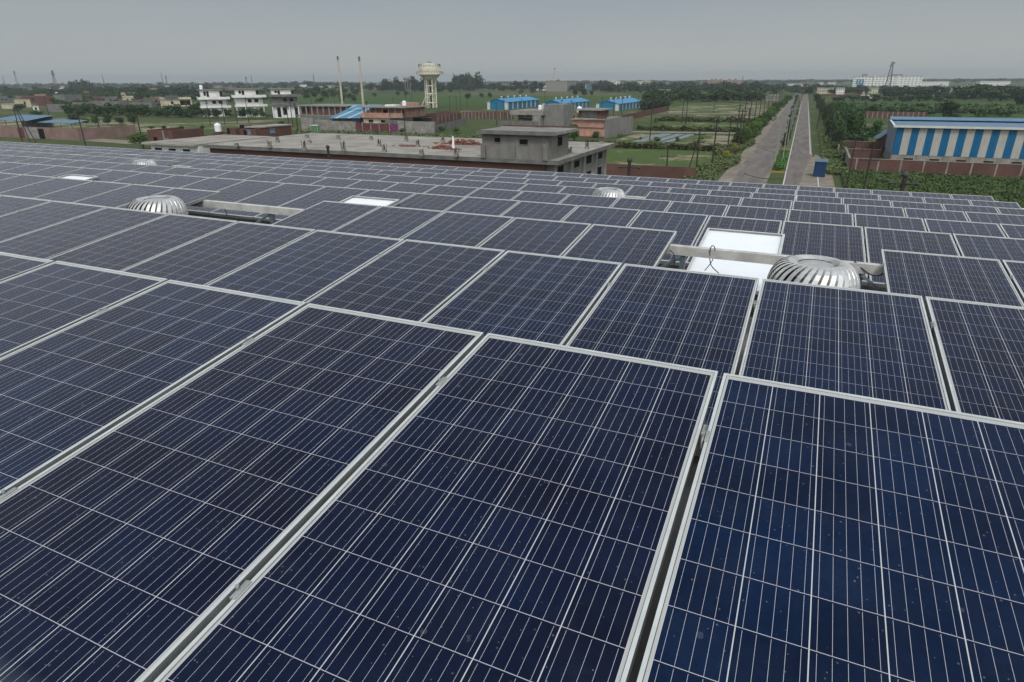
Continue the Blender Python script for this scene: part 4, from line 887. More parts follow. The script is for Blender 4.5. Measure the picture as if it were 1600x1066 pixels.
# three white three storey houses
def villa(pxl, pxr, pyt, y1, y2, pyb, label, grey=False):
    c_, w, rz_, hit = facing(pxl, pxr-1, pyb); D = 10; w *= .97; o = thing('three_storey_house', (c_.x, c_.y, 0), label, 'house', 'three storey houses', rz=rz_+.05)
    zt = hit(pxr, pyt).z; za = hit(pxr, y1).z; zb = hit(pxr, y2).z; Y = c_.y; x0 = c_.x
    m1 = 'render' if grey else 'white'
    part('ground_storey', 'white', o, (-w+.8, -.4, 0, D, 0, zb)); part('middle_storey', m1, o, (-w+.5, -.6, 0.3, D, zb+.15, za)); part('top_storey', 'white', o, (-w+.9, -1.6, 1.2, D-1, za+.15, zt-.2))
    part('balcony', 'white' if not grey else 'darkconc', o, (-w-.3, .8, -1.3, -1.15, za-.25, za+.62), (-w-.3, -w-.15, -1.15, D, za-.25, za+.62), (.65, .8, -1.15, D, za-.25, za+.62))
    part('balcony', 'white' if not grey else 'darkconc', o, (-w, .8, -1.1, -.95, zb-.25, zb+.5), (.65, .8, -.95, D, zb-.25, zb+.5))
    part('floor_slab', 'concrete', o, (-w-.1, .64, -1.1, D+.3, za-.12, za+.13)); part('floor_slab', 'concrete', o, (-w-.1, .64, -.9, D+.3, zb-.12, zb+.13)); part('roof', 'concrete', o, (-w-.1, -1.0, .4, D-.4, zt-.198, zt))
    H3 = zt-.2-za
    wins(o, '-y', 0, 1.2, [(-w*.80, -w*.80+.8, za+1.1, zt-.75), (-w*.70, -w*.70+.8, za+.7, zt-.7), (-w*.24, -w*.24+.9, za+.7, zt-.7)], frame='concrete')
    wins(o, '-y', 0, .3, [(-w*.55, -w*.55+1.3, zb+1.2, za-.8), (-w*.33, -w*.33+1.3, zb+1.2, za-.8)], frame='concrete')
    wins(o, '-y', 0, 0, [(-w*.8, -w*.8+1.2, .3, zb-.8), (-w*.6, -w*.6+1.2, 1, zb-.8), (-w*.2, -w*.2+1.1, .2, zb-.9)], frame='concrete'); wins(o, '+x', -.6, 0, [(3, 4.2, zb+1, za-.8), (7, 8.2, zb+1, za-.8)], frame='concrete')
    for q in range(4): part('column', 'white', o, (-w+.4+q*(w-1.2)/3, -w+.65+q*(w-1.2)/3, -.9, -.65, 0, zb-.13))
    return o, Y, x0, zt
vo_, Y_, x_, z_ = villa(314, 361, 139.5, 154, 167, 182, 'leftmost of three tall white houses, with a white tank on its roof')
g_ = Matrix.Rotation(vo_.rotation_euler.z, 4, 'Z') @ Vector((-8.2, 4, 0)); tank((vo_.location.x+g_.x, vo_.location.y+g_.y, z_), .6, 1.5, 'white water tank on the roof of the leftmost white house')
villa(368, 418, 138, 151, 165, 183, 'middle one of three tall white houses with long white balconies')
villa(424, 472, 138, 150, 164, 184, 'rightmost of the three tall houses, its middle storey dark grey', grey=True)
o, q = house(258, 303, 178, 155, 9, 'cream', 'small cream house with a blue roof corner left of the white houses', 2, wn=2, par=.7)
part('awning', 'paleblue', o, (-q[1]-.2, -q[1]*.5, -1.0, 2.0, q[2]+.72, q[2]+.84))
part('loggia', 'dark', o, (-q[1]*.45, -.5, -.04, .02, q[3]+.5, q[3]*1.85))
# left compound
cw = thing('brick_compound_wall', (G(137, 219).x, 94, 0), 'long pale brick compound wall at the left edge of the photo', 'wall'); zc = atY(70, 199.5, 94).z
part('wall', 'brickpale', cw, (-34, 0, 0, .25, 0, zc)); part('wall', 'brickpale', cw, (-.25, 0, .25, 14, 0, zc)); part('render_panel', 'concrete', cw, (-19.5, -14.5, -.03, -.001, 0, zc-.05)); part('gate', 'maroon', cw, (-22.0, -19.8, -.06, -.001, 0, zc-.2)); part('gate', 'dark', cw, (-14.2, -12.2, -.06, -.001, 0, zc-.3))
def canopy(pxl, pxr, pyt, Y, D, label, m, posts=4, rise=.5, under='darkconc'):
    x0, x1 = atY(pxl, pyt, Y).x, atY(pxr, pyt, Y).x; z = atY((pxl+pxr)/2, pyt, Y).z; o = thing('metal_canopy', (x1, Y, 0), label, 'canopy'); w = x1-x0
    MB().add([(-w, 0, z), (0, 0, z), (0, D, z+rise), (-w, D, z+rise), (-w, 0, z-.06), (0, 0, z-.06), (0, D, z+rise-.06), (-w, D, z+rise-.06)], [(0, 1, 2, 3), (7, 6, 5, 4), (4, 5, 1, 0), (5, 6, 2, 1), (6, 7, 3, 2), (7, 4, 0, 3)]) 
    mb = MB(); mb.add([(-w, 0, z), (0, 0, z), (0, D, z+rise), (-w, D, z+rise), (-w, 0, z-.06), (0, 0, z-.06), (0, D, z+rise-.06), (-w, D, z+rise-.06)], [(0, 1, 2, 3), (7, 6, 5, 4), (4, 5, 1, 0), (5, 6, 2, 1), (6, 7, 3, 2), (7, 4, 0, 3)]); mb.build('roof', M[m], o)
    for i in range(posts):
        MB().bar((-w+.3+i*(w-.6)/(posts-1), .3, 0), (-w+.3+i*(w-.6)/(posts-1), .3, z-.06), .06).build('post', M['rust'], o)
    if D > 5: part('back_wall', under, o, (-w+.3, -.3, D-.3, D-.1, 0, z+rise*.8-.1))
canopy(0-12, 41, 188, 96.5, 6.5, 'blue and white striped sheet canopy at the left edge of the photo', 'canopyblue', rise=.9)
canopy(58, 110, 192, 96.5, 4.2, 'plain blue sheet canopy right of the striped canopy at left', 'canopyblue', rise=.45)
def wallpx(pxl, pxr, pyb, pyt, m, label, t_=.3, name='wall', cat='wall', Y=None, pillars=0, slant=0, side=0, group=None):
    x0, x1, Y, h = span(pxl, pxr, pyb, pyt, Y); o = thing(name, (x1, Y, 0), label, cat, group); w = x1-x0
    MB().prism([(-w, slant), (0, 0), (0, t_), (-w, slant+t_)], 0, h).build('wall', M[m], o)
    for i in range(pillars):
        u = -w+(i+.5)*w/pillars; part('pillar', 'concrete', o, (u-.12, u+.12, slant*(-u/w)-.05, slant*(-u/w)-.002, 0, h+.02))
    if side: part('wall', m, o, (-t_, 0, t_, side, 0, h))
    return o, w, h, Y
wallpx(75, 116, 176, 163, 'block', 'grey block wall left of centre in the left fields', side=8); wallpx(88, 105, 168, 148, 'block', 'tall grey unfinished block house shell at left', side=9)
wallpx(116, 144, 174, 160, 'brickpale', 'pale brick wall beside the grey block walls at left'); wallpx(144, 190, 173, 158, 'block', 'long grey block wall right of the tall shell at left', side=10); wallpx(204, 240, 175, 160, 'block', 'grey block wall before the cream house at left', side=10)
wallpx(58, 90, 166, 150, 'brick', 'dark brick wall behind the grey block walls at left', side=7)
house(7, 29, 170, 162, 7, 'cream', 'low cream house at the left edge', wn=0); house(29, 50, 168, 155, 8, 'cream', 'taller cream house with brick parapet at the left edge', wn=1)
house(53, 62, 175, 165, 3, 'white', 'tiny white gatehouse in the left fields', wn=1)
HB = [(40, 57, 161, 151, 'brick'), (104, 120, 165, 154, 'brickpale'), (120, 131, 162, 153, 'brick'), (150, 166, 160, 152, 'brick'), (168, 186, 162, 153, 'block'), (188, 204, 170, 159, 'brickpale'), (212, 226, 166, 157, 'brick'), (30, 42, 158, 151, 'brickpale'), (0, 14, 160, 152, 'block'), (240, 256, 163, 153, 'brickpale'), (60, 74, 158, 149, 'salmon'), (196, 210, 160, 152, 'cream')]
for i, (a, b_, c_, d_, m_) in enumerate(HB): house(a, b_, c_, d_, 8, m_, 'half built low %s house, %s from the left behind the left block walls' % ({'brickpale': 'pale brick', 'brick': 'red brick', 'block': 'grey block', 'salmon': 'salmon'}.get(m_, m_), ordn(sorted(q[0] for q in HB).index(a)+1)), wn=2, par=.7, name='unfinished_house', frame=False, group='half built houses at left')
# town at far left: little houses, each its own
TN = [(67, 77, 149, 142, 'white'), (78, 90, 148, 143, 'pink'), (88, 92, 152, 145, 'white'), (115, 128, 147, 140, 'pink'), (133, 141, 151, 144, 'salmon'), (185, 212, 153, 146, 'cream'), (222, 236, 149, 141, 'salmon'), (236, 250, 149, 139, 'salmon'), (158, 168, 151, 145, 'brick'), (24, 33, 145, 139, 'white'), (40, 56, 147, 141, 'brickpale'), (130, 152, 156, 149, 'brick'), (290, 303, 143, 138, 'white'), (470, 480, 139, 133, 'white'), (480, 492, 141, 136, 'brickpale'), (500, 512, 141, 136, 'white'), (515, 530, 141, 135, 'white'), (530, 545, 142, 137, 'brickpale'), (463, 472, 141, 136, 'pink')]
r_ = random.Random(5)
for i in range(46):
    px = r_.uniform(0, 540) if i < 20 else r_.uniform(0, 300); pb = r_.uniform(134.5, 141) if i < 28 else r_.uniform(141, 149); w = r_.uniform(5, 12); TN.append((px, px+w, pb, pb-r_.uniform(2.6, 5), r_.choice(['white', 'brickpale', 'cream', 'pink', 'white', 'concrete'])))
TN.sort()
for i, (a, b_, c_, d_, m_) in enumerate(TN): house(a, b_, c_, d_, 12, m_, 'small %s town house, %s from the left in the hazy town at left' % ({'brickpale': 'pale brick', 'brick': 'brick', 'concrete': 'grey', 'salmon': 'salmon pink'}.get(m_, m_), ordn(i+1) if i < 59 else 'sixty-'+(['first', 'second', 'third', 'fourth', 'fifth', 'sixth', 'seventh'][max(0, i-60)] if i != 59 else 'x')), wn=2, frame=False, name='town_house', group='town houses at far left', par=.6)
for o in COL.objects:
    if 'sixty-x' in str(o.get('label', '')): o['label'] = o['label'].replace('sixty-x', 'sixtieth')
# overhead tank far away
g_ = atY(637, 131, 620); o = thing('overhead_tank', (g_.x, 620, 0), 'small distant overhead tank on legs left of the water tower', 'water tower'); zt = atY(637, 120.5, 620).z
MB().lathe([(3.5, zt-3.2), (4.6, zt-2.6), (4.6, zt-.6), (3, zt)], 16).build('tank', M['concrete'], o); mb = MB()
for a in range(6): mb.bar((3*math.cos(a*1.047), 3*math.sin(a*1.047), 0), (3*math.cos(a*1.047), 3*math.sin(a*1.047), zt-3), .3)
mb.build('legs', M['concrete'], o)

# --- water tower
WT = Vector((-168, 277, 0)); wt = thing('water_tower', WT, 'cream concrete water tower on legs with a domed tank', 'water tower')
zz = lambda py: atY(670, py, 277).z
zr = zz(105); zb2 = zz(117); zc2 = zz(124.5); RT = (atY(685, 110, 277).x-atY(655, 110, 277).x)/2*.97
MB().lathe([(RT*.52, zc2), (RT*.60, zc2+.3), (RT*.98, zb2), (RT, zb2+.15), (RT, zr), (RT*.99, zr+.1)], 48).build('tank', M['towercream'], wt, smooth=False)
MB().lathe([(RT*.96, zr+.08), (RT*.9, zr+.55), (RT*.7, zr+1.2), (RT*.4, zr+1.65), (.1, zr+1.8)], 40).build('dome', M['towercream'], wt, smooth=True)
MB().lathe([(1.0, zr+1.75), (1.0, zr+2.3), (.2, zr+2.4)], 12).build('vent_cap', M['concrete'], wt)
mb = MB().lathe([(RT+.02, zb2+.1), (RT+1.25, zb2+.1), (RT+1.25, zb2+.25), (RT+.02, zb2+.25)], 40); mb.build('walkway', M['towercream'], wt)
for rr, z, nm in ((RT+1.2, zb2+.25, 'railing'), (RT*1.0, zr+.1, 'railing')):
    mb = MB(); n = 28
    for k in range(n):
        a, b_ = 2*math.pi*k/n, 2*math.pi*(k+1)/n; p, q_ = (rr*math.cos(a), rr*math.sin(a)), (rr*math.cos(b_), rr*math.sin(b_))
        mb.bar((*p, z), (*p, z+1.1), .07, n=4); mb.bar((*p, z+1.1), (*q_, z+1.1), .06, n=4); mb.bar((*p, z+.6), (*q_, z+.6), .05, n=4)
    mb.build(nm, M['greypole'] if z < zr else M['rust'], wt)
mb = MB()   # faded red lettering, unreadable at this distance
for k in range(22):
    a = math.radians(-175+k*7.2); u0, u1 = a, a+math.radians(4.2); z0_ = zb2+1.2+(1.6 if k < 6 else 0); hgt = random.uniform(.7, 1.5)
    for w_ in range(random.randint(1, 2)):
        aa = u0+(u1-u0)*random.random(); R_ = RT+.03; mb.add([(R_*math.cos(aa), R_*math.sin(aa), z0_), (R_*math.cos(aa+.03), R_*math.sin(aa+.03), z0_), (R_*math.cos(aa+.03), R_*math.sin(aa+.03), z0_+hgt), (R_*math.cos(aa), R_*math.sin(aa), z0_+hgt)], [(0, 1, 2, 3)])
M['fadedred'] = mat('faded_red_lettering', (.42, .22, .17), .9, var=.2); mb.build('faded_lettering', M['fadedred'], wt)
for k in range(6):
    a = k*math.pi/3+.35; p = (RT*.50*math.cos(a), RT*.50*math.sin(a)); MB().bar((*p, 0), (*p, zc2+.2), .34, .34, 8).build('leg', M['towercream'], wt)
for z in (zc2*.18, zc2*.5, zc2*.78):
    mb = MB()
    for k in range(6):
        a, b_ = k*math.pi/3+.35, (k+1)*math.pi/3+.35; mb.bar((RT*.5*math.cos(a), RT*.5*math.sin(a), z), (RT*.5*math.cos(b_), RT*.5*math.sin(b_), z), .26, n=4)
    mb.build('ring_beam', M['towercream'], wt)
mb = MB().bar((.6, -1, 0), (.6, -1, zc2+1), .28, n=8); mb.build('riser_pipe', M['rust'], wt)
mb = MB()
A_, B_, C_, D_ = Vector((-3.8, -3.4, 0)), Vector((-1, -3.6, zc2*.36)), Vector((.6, -3.6, zc2*.36)), Vector((3.8, -3.2, zc2*.62))
mb.bar(A_, B_, .22, n=4).bar(B_, C_, .22, n=4).bar(C_, D_, .22, n=4); mb.build('stairs', M['towercream'], wt)
# --- two tall chimneys
def stack(px, pyb, pyt, Y, r, label, name='chimney', m='stack'):
    b0 = atY(px, pyb, Y); h = atY(px, pyt, Y).z; o = thing(name, (b0.x, Y, 0), label, 'chimney', 'tall chimneys'); n = 5
    pr = []
    for i in range(n): z0, z1 = h*i/n, h*(i+1)/n; ra, rb2 = r*(1-.35*i/n), r*(1-.35*(i+1)/n); pr += [(ra, z0), (rb2, z1-.15), (rb2*1.15, z1-.12), (rb2*1.15, z1)]
    MB().lathe(pr, 16).build('shaft', M[m], o); MB().lathe([(r*.72, h-.5), (r*.74, h+.3), (r*.4, h+.6)], 12).build('sooty_tip', M['soot_and_vent_shade'], o)
stack(535.5, 168, 91, 172, .40, 'left one of two tall thin cream chimneys'); stack(569.5, 184, 92, 147, .36, 'right one of two tall thin cream chimneys')
# --- gated factory
YF1 = 138.
def F(px, Y=YF1): return atY(px, 200, Y).x
def FZ_(py, Y=YF1, px=560): return atY(px, py, Y).z
gf = thing('gated_wall', (F(678), YF1, 0), 'grey front wall with a row of maroon gates below the pink building', 'wall'); ox = F(678)
zt = FZ_(190.5)
part('wall', 'concrete', gf, (F(516)-ox, F(555)-ox, 0, .3, 0, zt), (F(622)-ox, 0, 0, .3, 0, zt), (F(555)-ox, F(622)-ox, .9, 1.1, 0, zt-.4), (F(490)-ox, F(516)-ox, .6, .9, 0, zt+.2)); 
gx = [555, 566, 579, 592, 608, 623]
for i in range(5):
    a, b_ = F(gx[i])-ox+.2, F(gx[i+1])-ox-.2; part('gate', 'maroon' if i < 4 else 'purple', gf, (a, b_, .1, .2, .1, zt-.25)); part('gate_post', 'concrete', gf, (a-.25, a-.05, 0, .3, 0, zt))
wallpx(472, 491, 205, 184, 'concrete', 'grey side wall left of the gated factory'); wallpx(491, 516, 203, 189, 'brick', 'maroon brick wall stretch left of the gated grey wall')
lb = thing('long_factory_block', (F(548, 162), 162, 0), 'long low factory block with a row of brick bays behind the green cabinet', 'building'); ox = F(548, 162)
z1, z2 = FZ_(181, 162), FZ_(165.5, 162)
part('wall', 'brick', lb, (F(474, 162)-ox, 0, 0, 12, 0, z2-.3)); part('roof', 'concrete', lb, (F(470, 162)-ox, .5, -.8, 12.5, z2-.298, z2)); part('floor_slab', 'concrete', lb, (F(470, 162)-ox, .5, -1.6, -.002, z1-.3, z1))
for i in range(9): a = F(474, 162)-ox+i*(F(548, 162)-F(474, 162))/8.3; part('column', 'concrete', lb, (a, a+.35, -.5, -.15, 0, z2-.3))
wins(lb, '-y', 0, 0, [(F(476, 162)-ox, F(481, 162)-ox, z1+.6, z2-1), (F(482, 162)-ox, F(487, 162)-ox, z1+.6, z2-1)])
wallpx(472, 522, 196, 181, 'darkconc', 'shadowed ground floor wall under the long factory block', Y=158)  # the shadow is in the dark wall colour
# stepped blue roof
bs = thing('blue_roofed_shed', (F(572, 146), 146, 0), 'shed with a stepped bright blue sheet roof left of the pink building', 'shed'); ox = F(572, 146)
def slab4(pts, th=.08): mb = MB(); p = [Vector(q) for q in pts]; mb.add(p+[q-Vector((0, 0, th)) for q in p], [(0, 1, 2, 3), (7, 6, 5, 4), (4, 5, 1, 0), (5, 6, 2, 1), (6, 7, 3, 2), (7, 4, 0, 3)]); return mb
def PB(px, py, Y): v = atY(px, py, Y); return (v.x-ox, v.y-146, v.z)
slab4([PB(514, 184.5, 145), PB(562, 184.5, 145), PB(577, 172.5, 153), PB(539, 172.5, 153)]).build('lower_roof', M['shedroof'], bs)
slab4([PB(540, 171.5, 153.1), PB(580, 171.5, 153.1), PB(588, 164.5, 160), PB(553, 164.5, 160)]).build('upper_roof', M['shedroof'], bs)
slab4([PB(545, 165.5, 161), PB(590, 165.5, 161), PB(598, 163, 166), PB(546, 163, 166)]).build('rear_roof', M['paleblue'], bs)
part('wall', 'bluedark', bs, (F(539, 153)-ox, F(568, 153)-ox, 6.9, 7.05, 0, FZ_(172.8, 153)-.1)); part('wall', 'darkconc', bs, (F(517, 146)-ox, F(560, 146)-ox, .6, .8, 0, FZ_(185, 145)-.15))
for i in range(4): a = F(518, 146)-ox+i*3.2; part('post', 'rust', bs, (a, a+.15, -.3, -.15, 0, FZ_(185, 145)-.1))
# pink building
pk = thing('pink_building', (F(632, 147), 147, 0), 'pink two storey building with pillars under a flat roof behind the gates', 'building'); ox = F(632, 147)
za, zb3, zt = FZ_(184, 147, 600), FZ_(179, 147, 600), FZ_(167, 147, 600)
part('ground_storey', 'cream', pk, (F(569, 147)-ox, F(610, 147)-ox, 0, 11, 0, za)); part('upper_storey', 'salmon', pk, (F(578, 147)-ox, -.3, 1.2, 11, za+.3, zt-.25)); part('balcony', 'salmon', pk, (F(568, 147)-ox, F(612, 147)-ox, -.7, -.5, za-.1, zb3+.4), (F(612, 147)-ox, -.1, -.3, -.1, za-.1, zb3+.4))
part('floor_slab', 'concrete', pk, (F(568, 147)-ox, 0, -.5, 11, za+.002, za+.28)); part('roof', 'concrete', pk, (F(566, 147)-ox, 1.6, -1.2, 11.6, zt-.248, zt))
for i in range(6): a = F(580, 147)-ox+i*2.0; part('pillar', 'salmon', pk, (a, a+.3, -.2, .1, za+.29, zt-.26))
wins(pk, '-y', 0, 1.2, [(F(594, 147)-ox, F(607, 147)-ox, za+.8, zt-.7), (F(625, 147)-ox, F(629, 147)-ox, za+1, zt-.8)]); wins(pk, '-y', 0, 0, [(F(577, 147)-ox, F(584, 147)-ox, za-1.3, za-.6), (F(596, 147)-ox, F(604, 147)-ox, za-1.3, za-.6)], frame='cream')
part('penthouse', 'salmon', pk, (F(612, 147)-ox, F(632, 147)-ox, 5, 8, zt+.002, zt+.9)); part('stone_ledge', 'white', pk, (F(594, 147)-ox, F(608, 147)-ox, 3, 6, zt+.002, zt+.45))
g_ = atY(632, 168, 150); tank((g_.x, 150, zt+.2), .55, 1.3, 'white plastic tank on the roof edge of the pink building')
part('side_shed', 'darkconc', pk, (F(611, 147)-ox, F(636, 147)-ox, -2.5, -.8, 0, FZ_(187, 145)))
# roofless brick hall
xh = F(676, 160); Yh = min(215, YX(721, 182, xh)); bh = thing('roofless_brick_hall', (xh, 160, 0), 'large roofless red brick hall right of the pink building', 'building'); zh = FZ_(181, 160, 660)
part('wall', 'brick', bh, (F(634, 160)-xh, 0, 0, .3, 0, zh), (-.3, 0, .3, Yh-160, 0, zh-.01), (F(634, 160)-xh, F(634, 160)-xh+.3, .3, Yh-160, 0, zh-.02), (F(634, 160)-xh+.3, -.3, Yh-160.3, Yh-160, 0, zh+.5))
part('lintel', 'concrete', bh, (F(634, 160)-xh, 0, -.3, -.002, zh-.55, zh-.3)); part('pillar', 'concrete', bh, *[(.002, .04, 3+q*(Yh-166)/5, 3.2+q*(Yh-166)/5, 0, zh-.05) for q in range(6)]); part('opening', 'dark', bh, (-12, -9, -.03, .01, zh-1.5, zh-.8), (-6, -3.5, -.03, .01, zh-1.5, zh-.8))
wallpx(622, 680, 207, 190, 'concrete', 'grey block wall right of the purple gate', slant=0, Y=143.); A_, B_ = G(681, 207), G(728, 194); o = thing('wall', A_, 'slanting grey block wall below the roofless brick hall', 'wall')
MB().prism([(0, 0), (B_.x-A_.x, B_.y-A_.y), (B_.x-A_.x, B_.y-A_.y+.3), (0, .3)], 0, 1.7).build('wall', M['block'], o)
# green cabinet
g_ = G(491, 210); gc = thing('green_cabinet', g_, 'small green cabinet standing behind the concrete slab', 'cabinet'); w_ = 12*130/979
part('body', 'greenpaint', gc, (-w_/2, w_/2, 0, 1.2, 0, 2.0)); part('roof', 'white', gc, (-w_/2-.1, w_/2+.1, -.1, 1.3, 2.002, 2.1)); part('frame', 'white', gc, (w_/2+.3, w_/2+.36, 0, .06, 0, 2.1), (w_/2-.1, w_/2+.3, 0, .06, 2.102, 2.16))
# concrete house behind the stair tower
ch = thing('grey_concrete_house', (WX(878, 168), 168, 0), 'bare grey concrete house with a tall blank block behind the stair tower', 'house'); ox = WX(878, 168); X = lambda px: atY(px, 190, 168).x-ox; Z = lambda py: atY(830, py, 168).z
part('tall_block', 'render', ch, (X(847), X(878), 1, 9, 0, Z(163.5))); part('wall', 'concrete', ch, (X(805), X(847), 2, 11, 0, Z(181))); part('front_wall', 'darkconc', ch, (X(785), X(845), -2, -1.7, 0, Z(189))); part('roof_band', 'concrete', ch, (X(798), X(850), -.5, 12, Z(180), Z(173)))
part('slot_window', 'dark', ch, (X(806), X(836), 1.9, 1.98, Z(188), Z(186)), (X(804), X(815), 1.9, 1.98, Z(182.5), Z(180.4)), (X(819), X(827), 1.9, 1.98, Z(182.5), Z(180.4)), (X(830), X(838), 1.9, 1.98, Z(182.5), Z(180.4)))
part('side_step', 'concrete', ch, (X(834), X(846), -1, 1.8, 0, Z(167)+-2.2))
g_ = atY(844, 167, 172); tank((g_.x, 172, Z(172.5)), .55, 1.3, 'small white tank on the grey concrete house'); g_ = atY(905.5, 168, 158); tank((g_.x, 158, atY(905.5, 170, 158).z-.9), .62, 1.5, 'white tank on the salmon house roof')
# salmon house
sh = thing('salmon_house', (WX(944, 141), 141, 0), 'salmon painted house with brick upper floor and grey side wall', 'house'); ox = WX(944, 141); X = lambda px: atY(px, 200, 141).x-ox; Z = lambda py: atY(915, py, 141).z
part('lower_wall', 'salmon', sh, (X(905), 0, 0, 12, 0, Z(199))); part('upper_wall', 'salmon', sh, (X(892), X(943), .8, 12, Z(198), Z(188))); part('balcony', 'pink', sh, (X(891), X(944), -.3, .7, Z(199), Z(197.4))); part('roof', 'concrete', sh, (X(891), .3, .2, 12.3, Z(187.8), Z(186)))
part('top_room', 'brick', sh, (X(894), X(928), 4, 11, Z(186)+.01, Z(174))); part('top_roof', 'concrete', sh, (X(890), X(934), 3, 11.5, Z(174)+.002, Z(172))); part('opening', 'darkconc', sh, (X(900), X(924), 3.9, 3.98, Z(184), Z(175)))
part('base_wall', 'brick', sh, (X(905), 0, -.06, -.002, 0, Z(213)))
part('brick_parapet', 'brick', sh, (X(930), 0, 1, 1.2, Z(185.9), Z(181)))
MB().prism([(0.002, 0), (.25, 0), (.25+2.2, 15), (2.2, 15)], 0, Z(186.5)).build('side_wall', M['render'], sh)
# brick compound behind, and the three blue sheds
wallpx(724, 802, 187, 175, 'brick', 'long red brick wall left of the grey concrete house', Y=200, pillars=14)
o = thing('brick_compound_wall', (G(970, 190).x, 198, 0), 'long red brick wall running back beside the blue sheds', 'wall'); A_, B_ = G(972, 190), G(1041, 174); hB = atY(972, 180, A_.y).z
MB().prism([(0, 0), (.0, .3), (B_.x-A_.x, B_.y-A_.y), (B_.x-A_.x+.3, B_.y-A_.y)], 0, hB).build('wall', M['brick'], o); o.location = (A_.x, A_.y, 0)
wallpx(880, 972, 191, 180, 'brick', 'red brick wall behind the salmon house', Y=G(972, 190).y, pillars=16)
def shed(pxl, pxr, pyb, pye, pyp, pxb, label):
    Y = G(pxr, pyb).y; x0, x1 = atY(pxl, pyb, Y).x, atY(pxr, pyb, Y).x; ze, zp = atY(pxr, pye, Y).z, atY((pxl+pxr)/2, pyp, Y).z; w = x1-x0; D = min(60, max(20, YX(pxb, pye-2, x1)-Y))
    o = thing('blue_shed', (x1, Y, 0), label, 'shed', 'blue sheds')
    MB().add([], [])
    mb = MB(); mb.add([(-w, 0, 0), (0, 0, 0), (0, 0, ze), (-w/2, 0, zp), (-w, 0, ze)], [(0, 1, 2, 3, 4)]); mb.build('gable_wall', M['bluedark'], o)
    part('corner_panel', 'sheetwhite', o, (-w-.03, -w+w*.14, -.05, -.004, 0, ze+.1), (-w*.14, .03, -.05, -.004, 0, ze+.1))
    n = 7; part('side_wall', 'bluedark', o, (-.1, 0, .02, D, 0, ze)); part('side_panel', 'sheetwhite', o, *[(.003, .04, D*(i+.0)/n*1.0+.05, D*(i+.0)/n+D/n*.22, 0, ze-.05) for i in range(n)])
    part('side_wall', 'bluedark', o, (-w, -w+.1, .02, D, 0, ze)); part('back_wall', 'bluedark', o, (-w+.1, -.1, D-.1, D, 0, ze))
    mb = MB(); e = .4; mb.add([(-w-e, -e, ze-.1), (-w/2, -e, zp+.08), (e, -e, ze-.1), (-w-e, D, ze-.1), (-w/2, D, zp+.08), (e, D, ze-.1), (-w-e, -e, ze-.2), (-w/2, -e, zp-.0), (e, -e, ze-.2), (-w-e, D, ze-.2), (-w/2, D, zp), (e, D, ze-.2)],
        [(0, 1, 4, 3), (1, 2, 5, 4), (6, 9, 10, 7), (7, 10, 11, 8), (0, 6, 7, 1), (1, 7, 8, 2), (2, 8, 11, 5), (3, 4, 10, 9), (4, 5, 11, 10), (0, 3, 9, 6)]); mb.build('roof', M['blueroof'], o)
    for i in range(5): MB().lathe([(.22, 0), (.22, .3), (.42, .45), (.42, .75), (.1, .95)], 10, (-w/2, D*(.12+.19*i), zp+.07)).build('roof_ventilator', M['galv'], o)
shed(761.5, 793, 171.5, 159, 154.5, 842, 'leftmost of three bright blue sheds in the middle distance'); shed(847, 878, 172.5, 161.5, 156.5, 921, 'middle one of three bright blue sheds'); shed(931, 966, 173.5, 162, 157, 1003, 'rightmost of three bright blue sheds')
# --- far industrial buildings
def far(pxl, pxr, pyb, pyt, Y, m, label, D=30, cat='building', wn=0, rows=2, roofm='concrete', name='far_building'):
    x0, x1 = atY(pxl, pyb, Y).x, atY(pxr, pyb, Y).x; h = atY((pxl+pxr)/2, pyt, Y).z; w = x1-x0; o = thing(name, (x1, Y, 0), label, cat)
    part('wall', m, o, (-w, 0, 0, D, 0, h)); part('roof', roofm, o, (-w-.3, .3, -.3, D+.3, h+.002, h+.5))
    if wn:
        for r in range(rows):
            for i in range(wn):
                if r*wn+i < 96: a = -w+(i+.5)*w/wn; part('window', 'darkconc', o, (a-w/wn*.26, a+w/wn*.26, -.1, -.004, h*(r+.38)/rows, h*(r+.70)/rows))
    return o, w, h
far(853, 886, 143, 127, 705, 'concrete', 'big plain grey factory block in front of a thin chimney'); stack(866, 143, 107, 730, 1.3, 'thin chimney above the grey factory block on the skyline')
o, w, h = far(889, 917, 139, 132, 760, 'paleblue', 'long blue and white factory right of the grey block', D=25)
part('stripe', 'white', o, *[(-w+i*w/10, -w+(i+.45)*w/10, -.15, -.004, 0, h-1) for i in range(10)])
far(836, 853, 141, 134, 760, 'white', 'low white building left of the grey factory block', wn=4, rows=1); far(949, 963, 131, 126, 1400, 'white', 'small distant white block left of the pink palace', wn=5); far(980, 1012, 131, 127, 1400, 'cream', 'long pale distant building left of the pink palace', wn=9)
o, w, h = far(1105, 1156, 134, 126, 1100, 'pink', 'pink palace like building with towers on the skyline', wn=14, rows=2)
for u in (.08, .2, .36, .62, .8): part('tower', 'pink', o, (-w+w*u, -w+w*u+w*.07, -1, 8, h, h+2.6))
part('portico', 'white', o, (-w*.55, -w*.35, -2, -.2, h*.3, h*.95))
o, w, h = far(1332, 1439, 134, 119.5, 1150, 'white', 'long white five storey hospital on the skyline at right', D=25, wn=19, rows=5, name='hospital'); part('glass_front', 'bluedark', o, (-w*.955, -w*.93, -.3, -.11, h*.2, h*.75), (-w*.915, -w*.885, -.3, -.11, h*.2, h*.75), (-w*.87, -w*.84, -.3, -.11, h*.2, h*.75)); part('penthouse', 'concrete', o, (-w*.88, -w*.8, 5, 15, h+.5, h+3.5), (-w*.45, -w*.28, 5, 15, h+.5, h+3.0)); part('stair_bay', 'white', o, (-w*.70, -w*.68, -1.5, -.11, 0, h+1), (-w*.36, -w*.34, -1.5, -.11, 0, h+1))
